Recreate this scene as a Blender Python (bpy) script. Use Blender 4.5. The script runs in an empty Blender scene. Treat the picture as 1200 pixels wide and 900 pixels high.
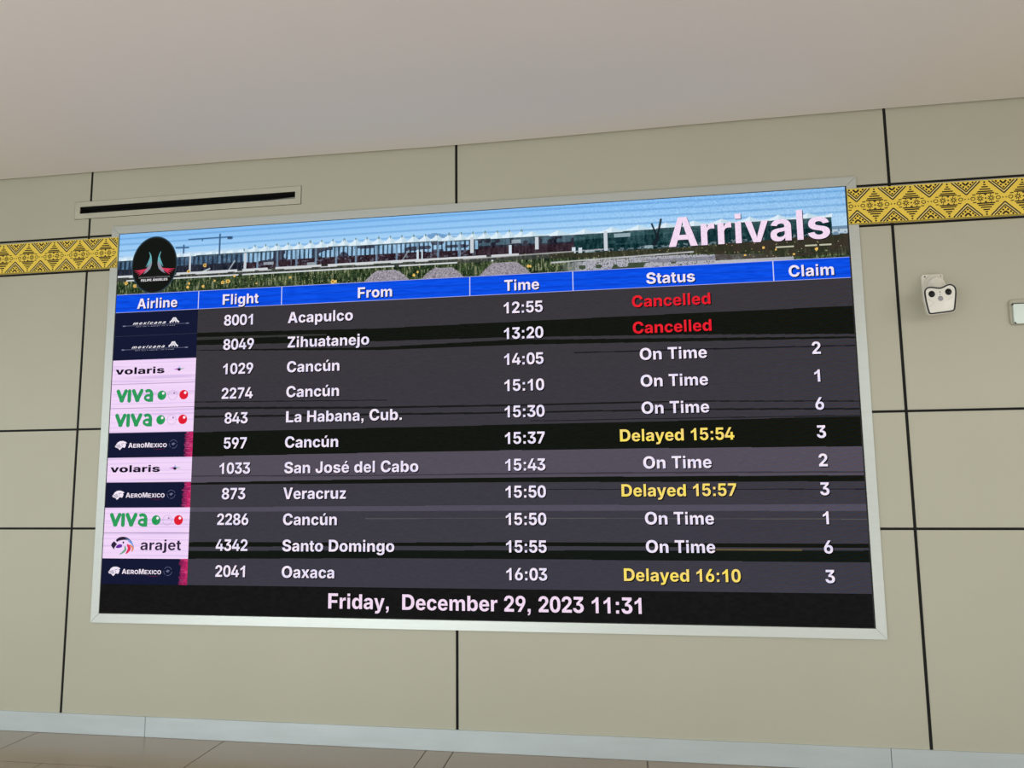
import bpy, bmesh, math, random, json
import numpy as np
from mathutils import Vector, Matrix
from mathutils.geometry import delaunay_2d_cdt

random.seed(7)
rng = np.random.default_rng(11)
SC = bpy.context.scene
COL = SC.collection
SC.view_settings.view_transform = 'Standard'
SC.view_settings.look = 'None'
SC.view_settings.exposure = 0.0
SC.view_settings.gamma = 1.0

# ------------------------------------------------------------------ glyph outlines (bold grotesque lettering, 1000 units per em)
GLYPHS = json.loads('''{"0":[646,[[[323,-10,1],[229,-10,0],[104,79,0],[41,245,0],[41,363,1],[41,481,0],[104,648,0],[230,737,0],[323,737,1],[416,737,0],[542,648,0],[605,481,0],[605,363,1],[605,245,0],[542,79,0],[417,-10,0]],[[323,121,1],[365,121,0],[421,174,0],[448,281,0],[448,363,1],[448,446,0],[421,554,0],[365,607,0],[323,607,1],[281,607,0],[225,554,0],[198,446,0],[198,363,1],[198,281,0],[225,174,0],[281,121,0]]]],"1":[646,[[[83,0,1],[83,128,1],[581,128,1],[581,0,1]],[[432,728,1],[432,0,1],[274,0,1],[274,589,1],[269,589,1],[103,473,1],[103,615,1],[265,728,1]]]],"2":[646,[[[66,0,1],[66,114,1],[326,352,1],[358,383,0],[402,432,0],[426,481,0],[426,510,1],[426,542,0],[397,587,0],[348,612,0],[317,612,1],[284,612,0],[235,585,0],[209,536,0],[209,502,1],[58,502,1],[58,574,0],[123,679,0],[240,737,0],[318,737,1],[397,737,0],[514,682,0],[579,585,0],[579,521,1],[579,480,0],[547,400,0],[464,302,0],[388,233,1],[286,134,1],[286,129,1],[589,129,1],[589,0,1]]]],"3":[646,[[[316,-10,1],[236,-10,0],[111,45,0],[40,142,0],[37,208,1],[197,208,1],[199,181,0],[232,142,0],[284,121,0],[317,121,1],[351,121,0],[403,145,0],[433,192,0],[433,225,1],[433,255,0],[403,305,0],[344,335,0],[300,335,1],[218,335,1],[218,438,1],[379,593,1],[379,598,1],[74,598,1],[74,728,1],[569,728,1],[569,613,1],[326,386,1],[326,420,1],[407,432,0],[530,381,0],[599,280,0],[599,215,1],[599,147,0],[525,46,0],[397,-10,0]]]],"4":[646,[[[27,126,1],[27,251,1],[298,728,1],[450,728,1],[186,259,1],[186,253,1],[618,253,1],[618,126,1]],[[377,0,1],[377,163,1],[382,220,1],[382,454,1],[526,454,1],[526,0,1]]]],"5":[646,[[[317,-10,1],[240,-10,0],[121,46,0],[52,144,0],[50,208,1],[205,208,1],[206,180,0],[236,138,0],[287,114,0],[317,114,1],[352,114,0],[406,146,0],[437,202,0],[437,239,1],[437,277,0],[406,334,0],[351,366,0],[315,366,1],[282,366,0],[224,339,0],[208,317,1],[66,342,1],[100,728,1],[550,728,1],[550,598,1],[231,598,1],[213,418,1],[217,418,1],[236,446,0],[314,482,0],[363,482,1],[412,482,0],[495,447,0],[557,383,0],[591,296,0],[591,243,1],[591,170,0],[522,55,0],[399,-10,0]]]],"6":[646,[[[325,-10,1],[252,-10,0],[130,48,0],[57,158,0],[57,237,1],[57,295,0],[102,409,0],[148,477,1],[318,728,1],[476,728,1],[250,396,1],[205,396,1],[215,413,0],[260,445,0],[324,465,0],[363,465,1],[430,465,0],[532,412,0],[589,311,0],[589,240,1],[589,165,0],[521,53,0],[402,-10,0]],[[324,114,1],[359,114,0],[411,145,0],[441,201,0],[441,236,1],[441,272,0],[411,327,0],[359,358,0],[324,358,1],[291,358,0],[238,327,0],[208,272,0],[208,237,1],[208,201,0],[238,145,0],[291,114,0]]]],"7":[646,[[[116,0,1],[415,593,1],[415,598,1],[66,598,1],[66,728,1],[580,728,1],[580,596,1],[280,0,1]]]],"8":[646,[[[323,-10,1],[240,-10,0],[111,44,0],[38,137,0],[38,196,1],[38,241,0],[80,317,0],[152,368,0],[197,375,1],[197,380,1],[139,392,0],[65,482,0],[65,541,1],[65,598,0],[132,686,0],[248,737,0],[323,737,1],[397,737,0],[514,686,0],[581,598,0],[581,541,1],[581,482,0],[506,392,0],[449,380,1],[449,375,1],[493,368,0],[565,317,0],[607,241,0],[607,196,1],[607,137,0],[534,44,0],[405,-10,0]],[[323,105,1],[358,105,0],[412,132,0],[442,178,0],[442,209,1],[442,239,0],[411,287,0],[357,314,0],[323,314,1],[288,314,0],[234,287,0],[204,240,0],[204,209,1],[204,178,0],[233,132,0],[287,105,0]],[[323,429,1],[352,429,0],[399,453,0],[426,497,0],[426,524,1],[426,552,0],[399,594,0],[353,618,0],[323,618,1],[292,618,0],[246,594,0],[220,552,0],[220,524,1],[220,497,0],[246,453,0],[293,429,0]]]],"9":[646,[[[320,737,1],[394,737,0],[516,679,0],[589,569,0],[589,491,1],[589,433,0],[544,319,0],[497,250,1],[328,0,1],[170,0,1],[396,331,1],[441,331,1],[431,314,0],[386,282,0],[322,262,0],[283,262,1],[216,262,0],[114,316,0],[57,417,0],[57,487,1],[57,563,0],[125,675,0],[244,737,0]],[[322,614,1],[288,614,0],[235,582,0],[205,527,0],[205,492,1],[205,456,0],[235,401,0],[288,369,0],[322,369,1],[355,369,0],[408,401,0],[438,456,0],[438,491,1],[438,527,0],[408,582,0],[355,614,0]]]],":":[269,[[[135,-10,1],[98,-10,0],[47,40,0],[47,77,1],[47,114,0],[98,164,0],[135,164,1],[172,164,0],[223,114,0],[223,77,1],[223,40,0],[172,-10,0]],[[135,347,1],[98,347,0],[47,397,0],[47,434,1],[47,471,0],[98,521,0],[135,521,1],[172,521,0],[223,471,0],[223,434,1],[223,397,0],[172,347,0]]]],",":[269,[[[24,-196,1],[67,111,1],[221,111,1],[128,-196,1]]]],".":[269,[[[135,-10,1],[98,-10,0],[47,40,0],[47,77,1],[47,114,0],[98,164,0],[135,164,1],[172,164,0],[223,114,0],[223,77,1],[223,40,0],[172,-10,0]]]],"A":[756,[[[24,0,1],[270,728,1],[479,728,1],[732,0,1],[556,0,1],[445,338,1],[423,410,0],[379,579,0],[355,675,1],[390,675,1],[367,579,0],[326,409,0],[305,338,1],[199,0,1]],[[183,163,1],[183,286,1],[573,286,1],[573,163,1]]]],"B":[663,[[[62,0,1],[62,728,1],[356,728,1],[437,728,0],[545,680,0],[599,596,0],[599,542,1],[599,499,0],[564,435,0],[505,393,0],[466,385,1],[466,377,1],[508,376,0],[582,333,0],[627,255,0],[627,202,1],[627,144,0],[570,52,0],[458,0,0],[376,0,1]],[[221,129,1],[342,129,1],[405,129,0],[463,178,0],[463,218,1],[463,248,0],[435,293,0],[382,318,0],[346,318,1],[221,318,1]],[[221,424,1],[331,424,1],[362,424,0],[410,446,0],[438,486,0],[438,514,1],[438,552,0],[383,600,0],[334,600,1],[221,600,1]]]],"C":[741,[[[384,-10,1],[287,-10,0],[133,78,0],[44,245,0],[44,363,1],[44,483,0],[134,650,0],[288,737,0],[384,737,1],[447,737,0],[556,702,0],[639,635,0],[692,538,0],[700,476,1],[540,476,1],[535,504,0],[509,549,0],[470,581,0],[418,597,0],[388,597,1],[332,597,0],[250,542,0],[205,438,0],[205,363,1],[205,287,0],[251,183,0],[332,130,0],[387,130,1],[417,130,0],[469,147,0],[509,178,0],[536,223,0],[541,252,1],[701,252,1],[695,202,0],[648,109,0],[567,34,0],[455,-10,0]]]],"D":[722,[[[323,0,1],[132,0,1],[132,136,1],[316,136,1],[383,136,0],[474,183,0],[521,284,0],[521,364,1],[521,444,0],[474,545,0],[382,592,0],[315,592,1],[129,592,1],[129,728,1],[324,728,1],[434,728,0],[593,640,0],[679,477,0],[679,364,1],[679,251,0],[593,87,0],[433,0,0]],[[221,728,1],[221,0,1],[62,0,1],[62,728,1]]]],"E":[608,[[[62,0,1],[62,728,1],[556,728,1],[556,597,1],[221,597,1],[221,432,1],[530,432,1],[530,303,1],[221,303,1],[221,130,1],[557,130,1],[557,0,1]]]],"F":[586,[[[62,0,1],[62,728,1],[547,728,1],[547,597,1],[221,597,1],[221,401,1],[515,401,1],[515,273,1],[221,273,1],[221,0,1]]]],"G":[751,[[[389,-10,1],[286,-10,0],[131,81,0],[44,248,0],[44,363,1],[44,481,0],[135,649,0],[290,737,0],[386,737,1],[448,737,0],[555,702,0],[638,636,0],[690,546,0],[698,492,1],[537,492,1],[530,517,0],[504,556,0],[466,583,0],[418,597,0],[388,597,1],[334,597,0],[251,543,0],[205,439,0],[205,365,1],[205,290,0],[250,185,0],[333,130,0],[390,130,1],[441,130,0],[514,166,0],[552,232,0],[552,277,1],[584,273,1],[399,273,1],[399,391,1],[705,391,1],[705,298,1],[705,202,0],[624,64,0],[481,-10,0]]]],"H":[747,[[[62,0,1],[62,728,1],[221,728,1],[221,437,1],[527,437,1],[527,728,1],[685,728,1],[685,0,1],[527,0,1],[527,307,1],[221,307,1],[221,0,1]]]],"I":[482,[[[34,0,1],[34,130,1],[162,130,1],[162,597,1],[34,597,1],[34,728,1],[448,728,1],[448,597,1],[320,597,1],[320,130,1],[448,130,1],[448,0,1]]]],"J":[586,[[[279,-10,1],[163,-10,0],[30,110,0],[30,220,1],[30,263,1],[189,263,1],[189,218,1],[189,168,0],[237,117,0],[279,117,1],[320,117,0],[368,168,0],[368,218,1],[368,728,1],[524,728,1],[524,221,1],[524,110,0],[394,-10,0]]]],"L":[565,[[[62,0,1],[62,728,1],[221,728,1],[221,130,1],[530,130,1],[530,0,1]]]],"M":[936,[[[62,0,1],[62,728,1],[307,728,1],[415,414,1],[422,390,0],[442,311,0],[462,220,0],[479,135,0],[484,104,1],[454,104,1],[459,135,0],[476,219,0],[496,310,0],[515,389,0],[523,414,1],[629,728,1],[874,728,1],[874,0,1],[715,0,1],[715,331,1],[715,355,0],[717,428,0],[719,514,0],[721,601,0],[722,639,1],[732,639,1],[722,597,0],[700,508,0],[677,424,0],[656,354,0],[648,331,1],[535,0,1],[402,0,1],[287,331,1],[279,354,0],[258,424,0],[235,507,0],[212,596,0],[201,639,1],[214,639,1],[214,602,0],[216,516,0],[218,430,0],[220,356,0],[220,331,1],[220,0,1]]]],"N":[764,[[[62,0,1],[62,728,1],[238,728,1],[457,375,1],[475,345,0],[512,277,0],[549,195,0],[568,142,1],[553,142,1],[549,183,0],[543,277,0],[539,364,0],[539,394,1],[539,728,1],[701,728,1],[701,0,1],[525,0,1],[326,321,1],[302,360,0],[262,432,0],[221,518,0],[192,577,1],[211,577,1],[215,525,0],[221,427,0],[224,347,0],[224,321,1],[224,0,1]]]],"O":[771,[[[386,-10,1],[289,-10,0],[134,78,0],[44,245,0],[44,363,1],[44,483,0],[134,650,0],[289,737,0],[386,737,1],[483,737,0],[638,650,0],[728,483,0],[728,363,1],[728,244,0],[638,77,0],[483,-10,0]],[[386,130,1],[441,130,0],[522,184,0],[567,288,0],[567,363,1],[567,439,0],[522,544,0],[441,597,0],[386,597,1],[331,597,0],[250,544,0],[205,439,0],[205,363,1],[205,288,0],[250,184,0],[331,130,0]]]],"P":[650,[[[62,0,1],[62,728,1],[352,728,1],[434,728,0],[551,664,0],[614,552,0],[614,480,1],[614,406,0],[550,296,0],[431,233,0],[348,233,1],[164,233,1],[164,360,1],[321,360,1],[364,360,0],[422,390,0],[450,444,0],[450,480,1],[450,515,0],[422,569,0],[364,598,0],[320,598,1],[221,598,1],[221,0,1]]]],"R":[659,[[[62,0,1],[62,728,1],[352,728,1],[434,728,0],[551,669,0],[614,561,0],[614,489,1],[614,416,0],[550,311,0],[431,256,0],[348,256,1],[156,256,1],[156,383,1],[321,383,1],[364,383,0],[422,406,0],[450,453,0],[450,489,1],[450,525,0],[422,573,0],[364,598,0],[320,598,1],[221,598,1],[221,0,1]],[[465,0,1],[288,332,1],[458,332,1],[640,0,1]]]],"S":[657,[[[335,-10,1],[246,-10,0],[114,44,0],[41,151,0],[39,232,1],[192,232,1],[195,195,0],[231,147,0],[293,122,0],[333,122,1],[371,122,0],[427,144,0],[458,184,0],[458,209,1],[458,233,0],[430,265,0],[376,288,0],[336,297,1],[257,316,1],[164,339,0],[58,435,0],[58,516,1],[58,582,0],[130,682,0],[255,737,0],[336,737,1],[418,737,0],[540,681,0],[607,582,0],[608,516,1],[456,516,1],[452,559,0],[389,605,0],[335,605,1],[298,605,0],[247,585,0],[221,549,0],[221,526,1],[221,501,0],[251,468,0],[303,446,0],[334,439,1],[399,423,1],[447,412,0],[528,376,0],[586,324,0],[618,254,0],[618,209,1],[618,141,0],[551,43,0],[424,-10,0]]]],"T":[671,[[[35,597,1],[35,728,1],[636,728,1],[636,597,1],[415,597,1],[415,0,1],[257,0,1],[257,597,1]]]],"U":[730,[[[365,-10,1],[274,-10,0],[138,57,0],[62,177,0],[62,256,1],[62,728,1],[221,728,1],[221,270,1],[221,229,0],[257,166,0],[322,129,0],[365,129,1],[409,129,0],[473,166,0],[510,229,0],[510,270,1],[510,728,1],[668,728,1],[668,256,1],[668,177,0],[592,57,0],[456,-10,0]]]],"V":[756,[[[276,0,1],[24,728,1],[200,728,1],[311,390,1],[333,318,0],[376,153,0],[400,58,1],[365,58,1],[388,154,0],[429,318,0],[451,390,1],[557,728,1],[732,728,1],[485,0,1]]]],"X":[747,[[[24,0,1],[327,431,1],[327,310,1],[49,728,1],[233,728,1],[308,611,1],[330,576,0],[359,519,0],[383,467,0],[397,440,1],[354,440,1],[369,467,0],[393,519,0],[422,576,0],[444,611,1],[521,728,1],[700,728,1],[427,319,1],[427,433,1],[723,0,1],[535,0,1],[438,147,1],[418,178,0],[394,221,0],[375,259,0],[362,281,1],[386,281,1],[373,259,0],[353,221,0],[329,178,0],[308,147,1],[208,0,1]]]],"Z":[670,[[[55,0,1],[55,93,1],[345,499,1],[373,538,0],[441,616,0],[476,655,1],[487,604,1],[438,599,0],[338,597,0],[289,597,1],[54,597,1],[54,728,1],[615,728,1],[615,634,1],[330,236,1],[301,195,0],[230,113,0],[194,73,1],[183,124,1],[235,129,0],[339,130,0],[391,130,1],[616,130,1],[616,0,1]]]],"a":[584,[[[213,-10,1],[160,-10,0],[78,26,0],[32,98,0],[32,152,1],[32,198,0],[64,260,0],[122,298,0],[196,317,0],[236,321,1],[283,326,0],[341,334,0],[368,352,0],[368,370,1],[368,372,1],[368,394,0],[349,424,0],[313,439,0],[287,439,1],[260,439,0],[221,424,0],[195,396,0],[190,379,1],[47,400,1],[60,448,0],[125,516,0],[224,553,0],[287,553,1],[334,553,0],[419,531,0],[485,485,0],[524,416,0],[524,369,1],[524,0,1],[376,0,1],[376,76,1],[372,76,1],[358,50,0],[313,11,0],[252,-10,0]],[[258,97,1],[290,97,0],[340,122,0],[369,167,0],[369,195,1],[369,251,1],[362,247,0],[338,239,0],[308,234,0],[278,229,0],[266,227,1],[240,224,0],[201,206,0],[180,178,0],[180,158,1],[180,138,0],[201,111,0],[235,97,0]]]],"b":[633,[[[374,-9,1],[331,-9,0],[270,21,0],[231,65,0],[220,88,1],[214,88,1],[214,0,1],[60,0,1],[60,728,1],[216,728,1],[216,453,1],[220,453,1],[231,476,0],[269,522,0],[330,553,0],[375,553,1],[435,553,0],[535,491,0],[595,366,0],[595,272,1],[595,181,0],[537,55,0],[437,-9,0]],[[324,115,1],[360,115,0],[410,155,0],[435,226,0],[435,272,1],[435,319,0],[410,389,0],[361,429,0],[324,429,1],[289,429,0],[239,391,0],[213,320,0],[213,272,1],[213,225,0],[239,154,0],[289,115,0]]]],"c":[591,[[[308,-10,1],[224,-10,0],[103,60,0],[38,187,0],[38,271,1],[38,355,0],[103,482,0],[224,553,0],[308,553,1],[358,553,0],[442,527,0],[506,478,0],[547,409,0],[554,366,1],[409,341,1],[405,362,0],[388,395,0],[363,419,0],[330,431,0],[309,431,1],[273,431,0],[223,392,0],[197,320,0],[197,271,1],[197,223,0],[223,151,0],[273,111,0],[309,111,1],[330,111,0],[363,124,0],[389,148,0],[406,183,0],[410,205,1],[555,180,1],[548,135,0],[507,65,0],[443,16,0],[358,-10,0]]]],"d":[633,[[[259,-9,1],[197,-9,0],[96,55,0],[38,181,0],[38,272,1],[38,366,0],[99,491,0],[199,553,0],[258,553,1],[303,553,0],[365,522,0],[403,476,0],[413,453,1],[417,453,1],[417,728,1],[573,728,1],[573,0,1],[420,0,1],[420,88,1],[413,88,1],[403,65,0],[363,21,0],[302,-9,0]],[[309,115,1],[344,115,0],[394,154,0],[421,225,0],[421,272,1],[421,320,0],[395,391,0],[345,429,0],[309,429,1],[273,429,0],[223,389,0],[198,319,0],[198,272,1],[198,226,0],[224,155,0],[273,115,0]]]],"e":[598,[[[310,-10,1],[225,-10,0],[103,58,0],[38,184,0],[38,270,1],[38,355,0],[103,482,0],[222,553,0],[303,553,1],[358,553,0],[452,518,0],[523,448,0],[562,344,0],[562,275,1],[562,233,1],[98,233,1],[98,328,1],[487,328,1],[414,304,1],[414,345,0],[389,405,0],[340,437,0],[304,437,1],[268,437,0],[218,404,0],[192,347,0],[192,309,1],[192,242,1],[192,197,0],[222,136,0],[276,105,0],[312,105,1],[337,105,0],[377,119,0],[406,146,0],[413,166,1],[554,141,1],[540,95,0],[474,27,0],[374,-10,0]]]],"f":[403,[[[372,546,1],[372,428,1],[10,428,1],[10,546,1]],[[104,0,1],[104,583,1],[104,643,0],[151,722,0],[233,762,0],[285,762,1],[320,762,0],[380,751,0],[394,746,1],[367,630,1],[358,633,0],[332,638,0],[318,638,1],[286,638,0],[260,607,0],[260,580,1],[260,0,1]]]],"g":[635,[[[306,-216,1],[237,-216,0],[133,-181,0],[69,-119,0],[57,-78,1],[192,-45,1],[198,-60,0],[226,-87,0],[272,-105,0],[305,-105,1],[360,-105,0],[421,-55,0],[421,-3,1],[421,96,1],[409,96,1],[399,73,0],[361,33,0],[301,8,0],[259,8,1],[198,8,0],[98,65,0],[38,183,0],[38,274,1],[38,367,0],[99,491,0],[199,553,0],[259,553,1],[304,553,0],[366,522,0],[405,476,0],[415,453,1],[421,453,1],[421,546,1],[575,546,1],[575,8,1],[575,-67,0],[506,-166,0],[385,-216,0]],[[309,124,1],[345,124,0],[395,160,0],[421,227,0],[421,274,1],[421,321,0],[395,391,0],[345,429,0],[309,429,1],[273,429,0],[224,390,0],[198,320,0],[198,274,1],[198,228,0],[224,161,0],[273,124,0]]]],"h":[628,[[[216,314,1],[216,0,1],[60,0,1],[60,728,1],[213,728,1],[213,409,1],[201,409,1],[222,476,0],[309,553,0],[379,553,1],[436,553,0],[521,503,0],[568,410,0],[568,347,1],[568,0,1],[412,0,1],[412,319,1],[412,368,0],[361,423,0],[317,423,1],[287,423,0],[242,397,0],[216,349,0]]]],"i":[276,[[[60,0,1],[60,546,1],[216,546,1],[216,0,1]],[[138,614,1],[103,614,0],[54,660,0],[54,692,1],[54,725,0],[103,770,0],[138,770,1],[172,770,0],[221,725,0],[221,692,1],[221,660,0],[172,614,0]]]],"j":[276,[[[60,546,1],[216,546,1],[216,-26,1],[216,-91,0],[165,-169,0],[70,-204,0],[5,-204,1],[-26,-204,1],[-26,-83,1],[-6,-83,1],[30,-83,0],[60,-54,0],[60,-24,1]],[[138,614,1],[104,614,0],[55,660,0],[55,692,1],[55,725,0],[104,770,0],[138,770,1],[172,770,0],[222,725,0],[222,692,1],[222,660,0],[172,614,0]]]],"l":[314,[[[229,-3,1],[142,-3,0],[60,70,0],[60,145,1],[60,728,1],[216,728,1],[216,165,1],[216,140,0],[234,118,0],[256,118,1],[267,118,0],[279,120,0],[284,121,1],[308,9,1],[297,5,0],[255,-3,0]]]],"m":[918,[[[60,0,1],[60,546,1],[204,546,1],[212,408,1],[201,408,1],[214,459,0],[264,524,0],[330,554,0],[367,554,1],[426,554,0],[498,479,0],[516,398,1],[498,398,1],[511,452,0],[567,521,0],[642,554,0],[684,554,1],[734,554,0],[813,510,0],[858,427,0],[858,368,1],[858,0,1],[702,0,1],[702,336,1],[702,380,0],[655,425,0],[620,425,1],[593,425,0],[555,402,0],[534,360,0],[534,333,1],[534,0,1],[384,0,1],[384,339,1],[384,379,0],[339,425,0],[302,425,1],[278,425,0],[238,402,0],[216,359,0],[216,328,1],[216,0,1]]]],"n":[628,[[[216,314,1],[216,0,1],[60,0,1],[60,546,1],[207,546,1],[210,409,1],[201,409,1],[222,476,0],[309,553,0],[379,553,1],[436,553,0],[521,503,0],[568,410,0],[568,347,1],[568,0,1],[412,0,1],[412,319,1],[412,368,0],[361,423,0],[317,423,1],[287,423,0],[242,397,0],[216,349,0]]]],"o":[616,[[[308,-10,1],[224,-10,0],[103,60,0],[38,187,0],[38,271,1],[38,355,0],[103,482,0],[224,553,0],[308,553,1],[392,553,0],[512,482,0],[578,355,0],[578,271,1],[578,187,0],[512,60,0],[392,-10,0]],[[308,111,1],[344,111,0],[394,152,0],[419,225,0],[419,271,1],[419,319,0],[394,391,0],[344,431,0],[308,431,1],[271,431,0],[222,391,0],[197,319,0],[197,271,1],[197,225,0],[222,152,0],[271,111,0]]]],"p":[633,[[[60,-204,1],[60,546,1],[214,546,1],[214,453,1],[220,453,1],[231,476,0],[269,522,0],[330,553,0],[375,553,1],[435,553,0],[535,491,0],[595,366,0],[595,272,1],[595,181,0],[537,55,0],[437,-9,0],[374,-9,1],[331,-9,0],[270,21,0],[231,65,0],[220,88,1],[216,88,1],[216,-204,1]],[[324,115,1],[360,115,0],[410,155,0],[435,226,0],[435,272,1],[435,319,0],[410,389,0],[361,429,0],[324,429,1],[289,429,0],[239,391,0],[213,320,0],[213,272,1],[213,225,0],[239,154,0],[289,115,0]]]],"r":[412,[[[60,0,1],[60,546,1],[211,546,1],[211,449,1],[217,449,1],[232,501,0],[302,553,0],[347,553,1],[359,553,0],[385,550,0],[395,548,1],[395,410,1],[384,414,0],[346,418,0],[330,418,1],[297,418,0],[245,389,0],[216,339,0],[216,306,1],[216,0,1]]]],"s":[566,[[[282,-10,1],[215,-10,0],[111,28,0],[45,101,0],[36,152,1],[181,176,1],[191,139,0],[243,102,0],[287,102,1],[327,102,0],[372,131,0],[372,154,1],[372,174,0],[338,200,0],[303,207,1],[208,226,1],[129,242,0],[50,320,0],[50,382,1],[50,435,0],[108,512,0],[212,553,0],[283,553,1],[349,553,0],[447,517,0],[506,450,0],[516,405,1],[378,382,1],[370,409,0],[323,443,0],[286,443,1],[252,443,0],[205,415,0],[205,391,1],[205,372,0],[235,345,0],[272,338,1],[373,318,1],[453,302,0],[531,230,0],[531,171,1],[531,116,0],[467,35,0],[355,-10,0]]]],"t":[373,[[[340,546,1],[340,428,1],[10,428,1],[10,546,1]],[[84,676,1],[240,676,1],[240,163,1],[240,138,0],[262,115,0],[287,115,1],[296,115,0],[326,119,0],[334,121,1],[355,6,1],[329,-2,0],[279,-8,0],[256,-8,1],[172,-8,0],[84,73,0],[84,149,1]]]],"u":[628,[[[248,-7,1],[192,-7,0],[107,43,0],[60,136,0],[60,199,1],[60,546,1],[216,546,1],[216,227,1],[216,178,0],[266,123,0],[311,123,1],[341,123,0],[386,148,0],[412,198,0],[412,232,1],[412,546,1],[568,546,1],[568,0,1],[421,0,1],[418,137,1],[426,137,1],[405,69,0],[318,-7,0]]]],"v":[606,[[[213,0,1],[13,546,1],[179,546,1],[266,269,1],[283,216,0],[308,106,0],[321,46,1],[289,46,1],[302,106,0],[326,215,0],[343,269,1],[429,546,1],[592,546,1],[392,0,1]]]],"x":[586,[[[19,0,1],[229,341,1],[229,220,1],[29,546,1],[196,546,1],[243,463,1],[266,421,0],[303,336,0],[322,296,1],[265,296,1],[285,336,0],[323,421,0],[347,463,1],[395,546,1],[559,546,1],[355,218,1],[355,339,1],[567,0,1],[401,0,1],[343,100,1],[320,142,0],[281,227,0],[261,266,1],[319,266,1],[300,227,0],[263,142,0],[240,100,1],[183,0,1]]]],"y":[608,[[[57,-193,1],[92,-77,1],[112,-82,1],[142,-89,0],[188,-83,0],[214,-53,0],[216,-28,1],[218,-1,1],[13,546,1],[179,546,1],[266,269,1],[283,215,0],[303,106,0],[317,46,1],[282,46,1],[295,106,0],[322,216,0],[339,269,1],[432,546,1],[595,546,1],[364,-62,1],[348,-106,0],[295,-172,0],[215,-208,0],[158,-208,1],[128,-208,0],[74,-199,0]]]],"z":[576,[[[58,0,1],[58,92,1],[321,418,1],[321,422,1],[66,422,1],[66,546,1],[509,546,1],[509,444,1],[262,128,1],[262,124,1],[518,124,1],[518,0,1]]]],"ú":[628,[[[248,-7,1],[192,-7,0],[107,43,0],[60,136,0],[60,199,1],[60,546,1],[216,546,1],[216,227,1],[216,178,0],[266,123,0],[311,123,1],[341,123,0],[386,148,0],[412,198,0],[412,232,1],[412,546,1],[568,546,1],[568,0,1],[421,0,1],[418,137,1],[426,137,1],[405,69,0],[318,-7,0]],[[259,615,1],[326,768,1],[468,768,1],[366,615,1]]]],"é":[598,[[[310,-10,1],[225,-10,0],[103,58,0],[38,184,0],[38,270,1],[38,355,0],[103,482,0],[222,553,0],[303,553,1],[358,553,0],[452,518,0],[523,448,0],[562,344,0],[562,275,1],[562,233,1],[98,233,1],[98,328,1],[487,328,1],[414,304,1],[414,345,0],[389,405,0],[340,437,0],[304,437,1],[268,437,0],[218,404,0],[192,347,0],[192,309,1],[192,242,1],[192,197,0],[222,136,0],[276,105,0],[312,105,1],[337,105,0],[377,119,0],[406,146,0],[413,166,1],[554,141,1],[540,95,0],[474,27,0],[374,-10,0]],[[245,615,1],[313,768,1],[455,768,1],[352,615,1]]]],"Á":[756,[[[24,0,1],[270,728,1],[479,728,1],[732,0,1],[556,0,1],[445,338,1],[423,410,0],[379,579,0],[355,675,1],[390,675,1],[367,579,0],[326,409,0],[305,338,1],[199,0,1]],[[183,163,1],[183,286,1],[573,286,1],[573,163,1]],[[321,796,1],[389,950,1],[531,950,1],[429,796,1]]]]}''')
ADV = {' ': 278, ',': 278, '.': 278, ':': 333, 'A': 722, 'Á': 722, 'B': 722, 'C': 722, 'D': 722, 'E': 667, 'F': 611, 'G': 778,
       'H': 722, 'I': 278, 'J': 556, 'L': 611, 'M': 833, 'N': 722, 'O': 778, 'P': 667, 'R': 722, 'S': 667, 'T': 611, 'U': 722,
       'V': 667, 'X': 667, 'Z': 611, 'a': 556, 'b': 611, 'c': 556, 'd': 611, 'e': 556, 'é': 556, 'f': 333, 'g': 611, 'h': 611,
       'i': 278, 'j': 278, 'l': 278, 'm': 889, 'n': 611, 'o': 611, 'p': 611, 'r': 389, 's': 556, 't': 333, 'u': 611, 'ú': 611,
       'v': 556, 'x': 556, 'y': 556, 'z': 500}
GLYPHS['1'] = [556, [[[393, 0, 1], [256, 0, 1], [256, 517, 1], [181, 447, 0], [79, 413, 1], [79, 538, 1], [133, 555, 0], [196, 604, 1], [259, 654, 0], [282, 719, 1], [393, 719, 1]]]]
GLYPHS['I'] = [278, [[[71, 0, 1], [71, 727, 1], [217, 727, 1], [217, 0, 1]]]]
def _r(x0, x1, y0, y1): return [[x0, y0, 1], [x0, y1, 1], [x1, y1, 1], [x1, y0, 1]]
GLYPHS['l'] = [278, [_r(71, 208, 0, 756)]]
GLYPHS['i'] = [278, [_r(71, 208, 0, 548), _r(71, 208, 624, 756)]]
GLYPHS['.'] = [278, [_r(71, 209, 0, 139)]]
GLYPHS[':'] = [333, [_r(98, 236, 0, 139), _r(98, 236, 388, 527)]]
GLYPHS[','] = [278, [[[71, 0, 1], [71, 139, 1], [209, 139, 1], [209, 40, 1], [206, -62, 0], [176, -104, 1], [146, -142, 0], [93, -161, 1], [66, -104, 1], [104, -88, 0], [122, -64, 1], [138, -40, 0], [140, 0, 1]]]]
for _k in range(len(GLYPHS['j'][1])):
    _c = GLYPHS['j'][1][_k]
    if min(p[1] for p in _c) > 450:
        _m = sum(p[0] for p in _c) / len(_c)
        GLYPHS['j'][1][_k] = _r(_m - 68, _m + 68, 624, 756)
for _d in '0123456789':
    ADV[_d] = 556

# ------------------------------------------------------------------ colour and material helpers
def lin(c):
    c = c / 255.0
    return c / 12.92 if c <= 0.04045 else ((c + 0.055) / 1.055) ** 2.4

def rgb(r, g, b, a=1.0):
    return (lin(r), lin(g), lin(b), a)

def nodes(name):
    m = bpy.data.materials.new(name)
    m.use_nodes = True
    nt = m.node_tree
    nt.nodes.clear()
    out = nt.nodes.new('ShaderNodeOutputMaterial')
    return m, nt, out

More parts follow.
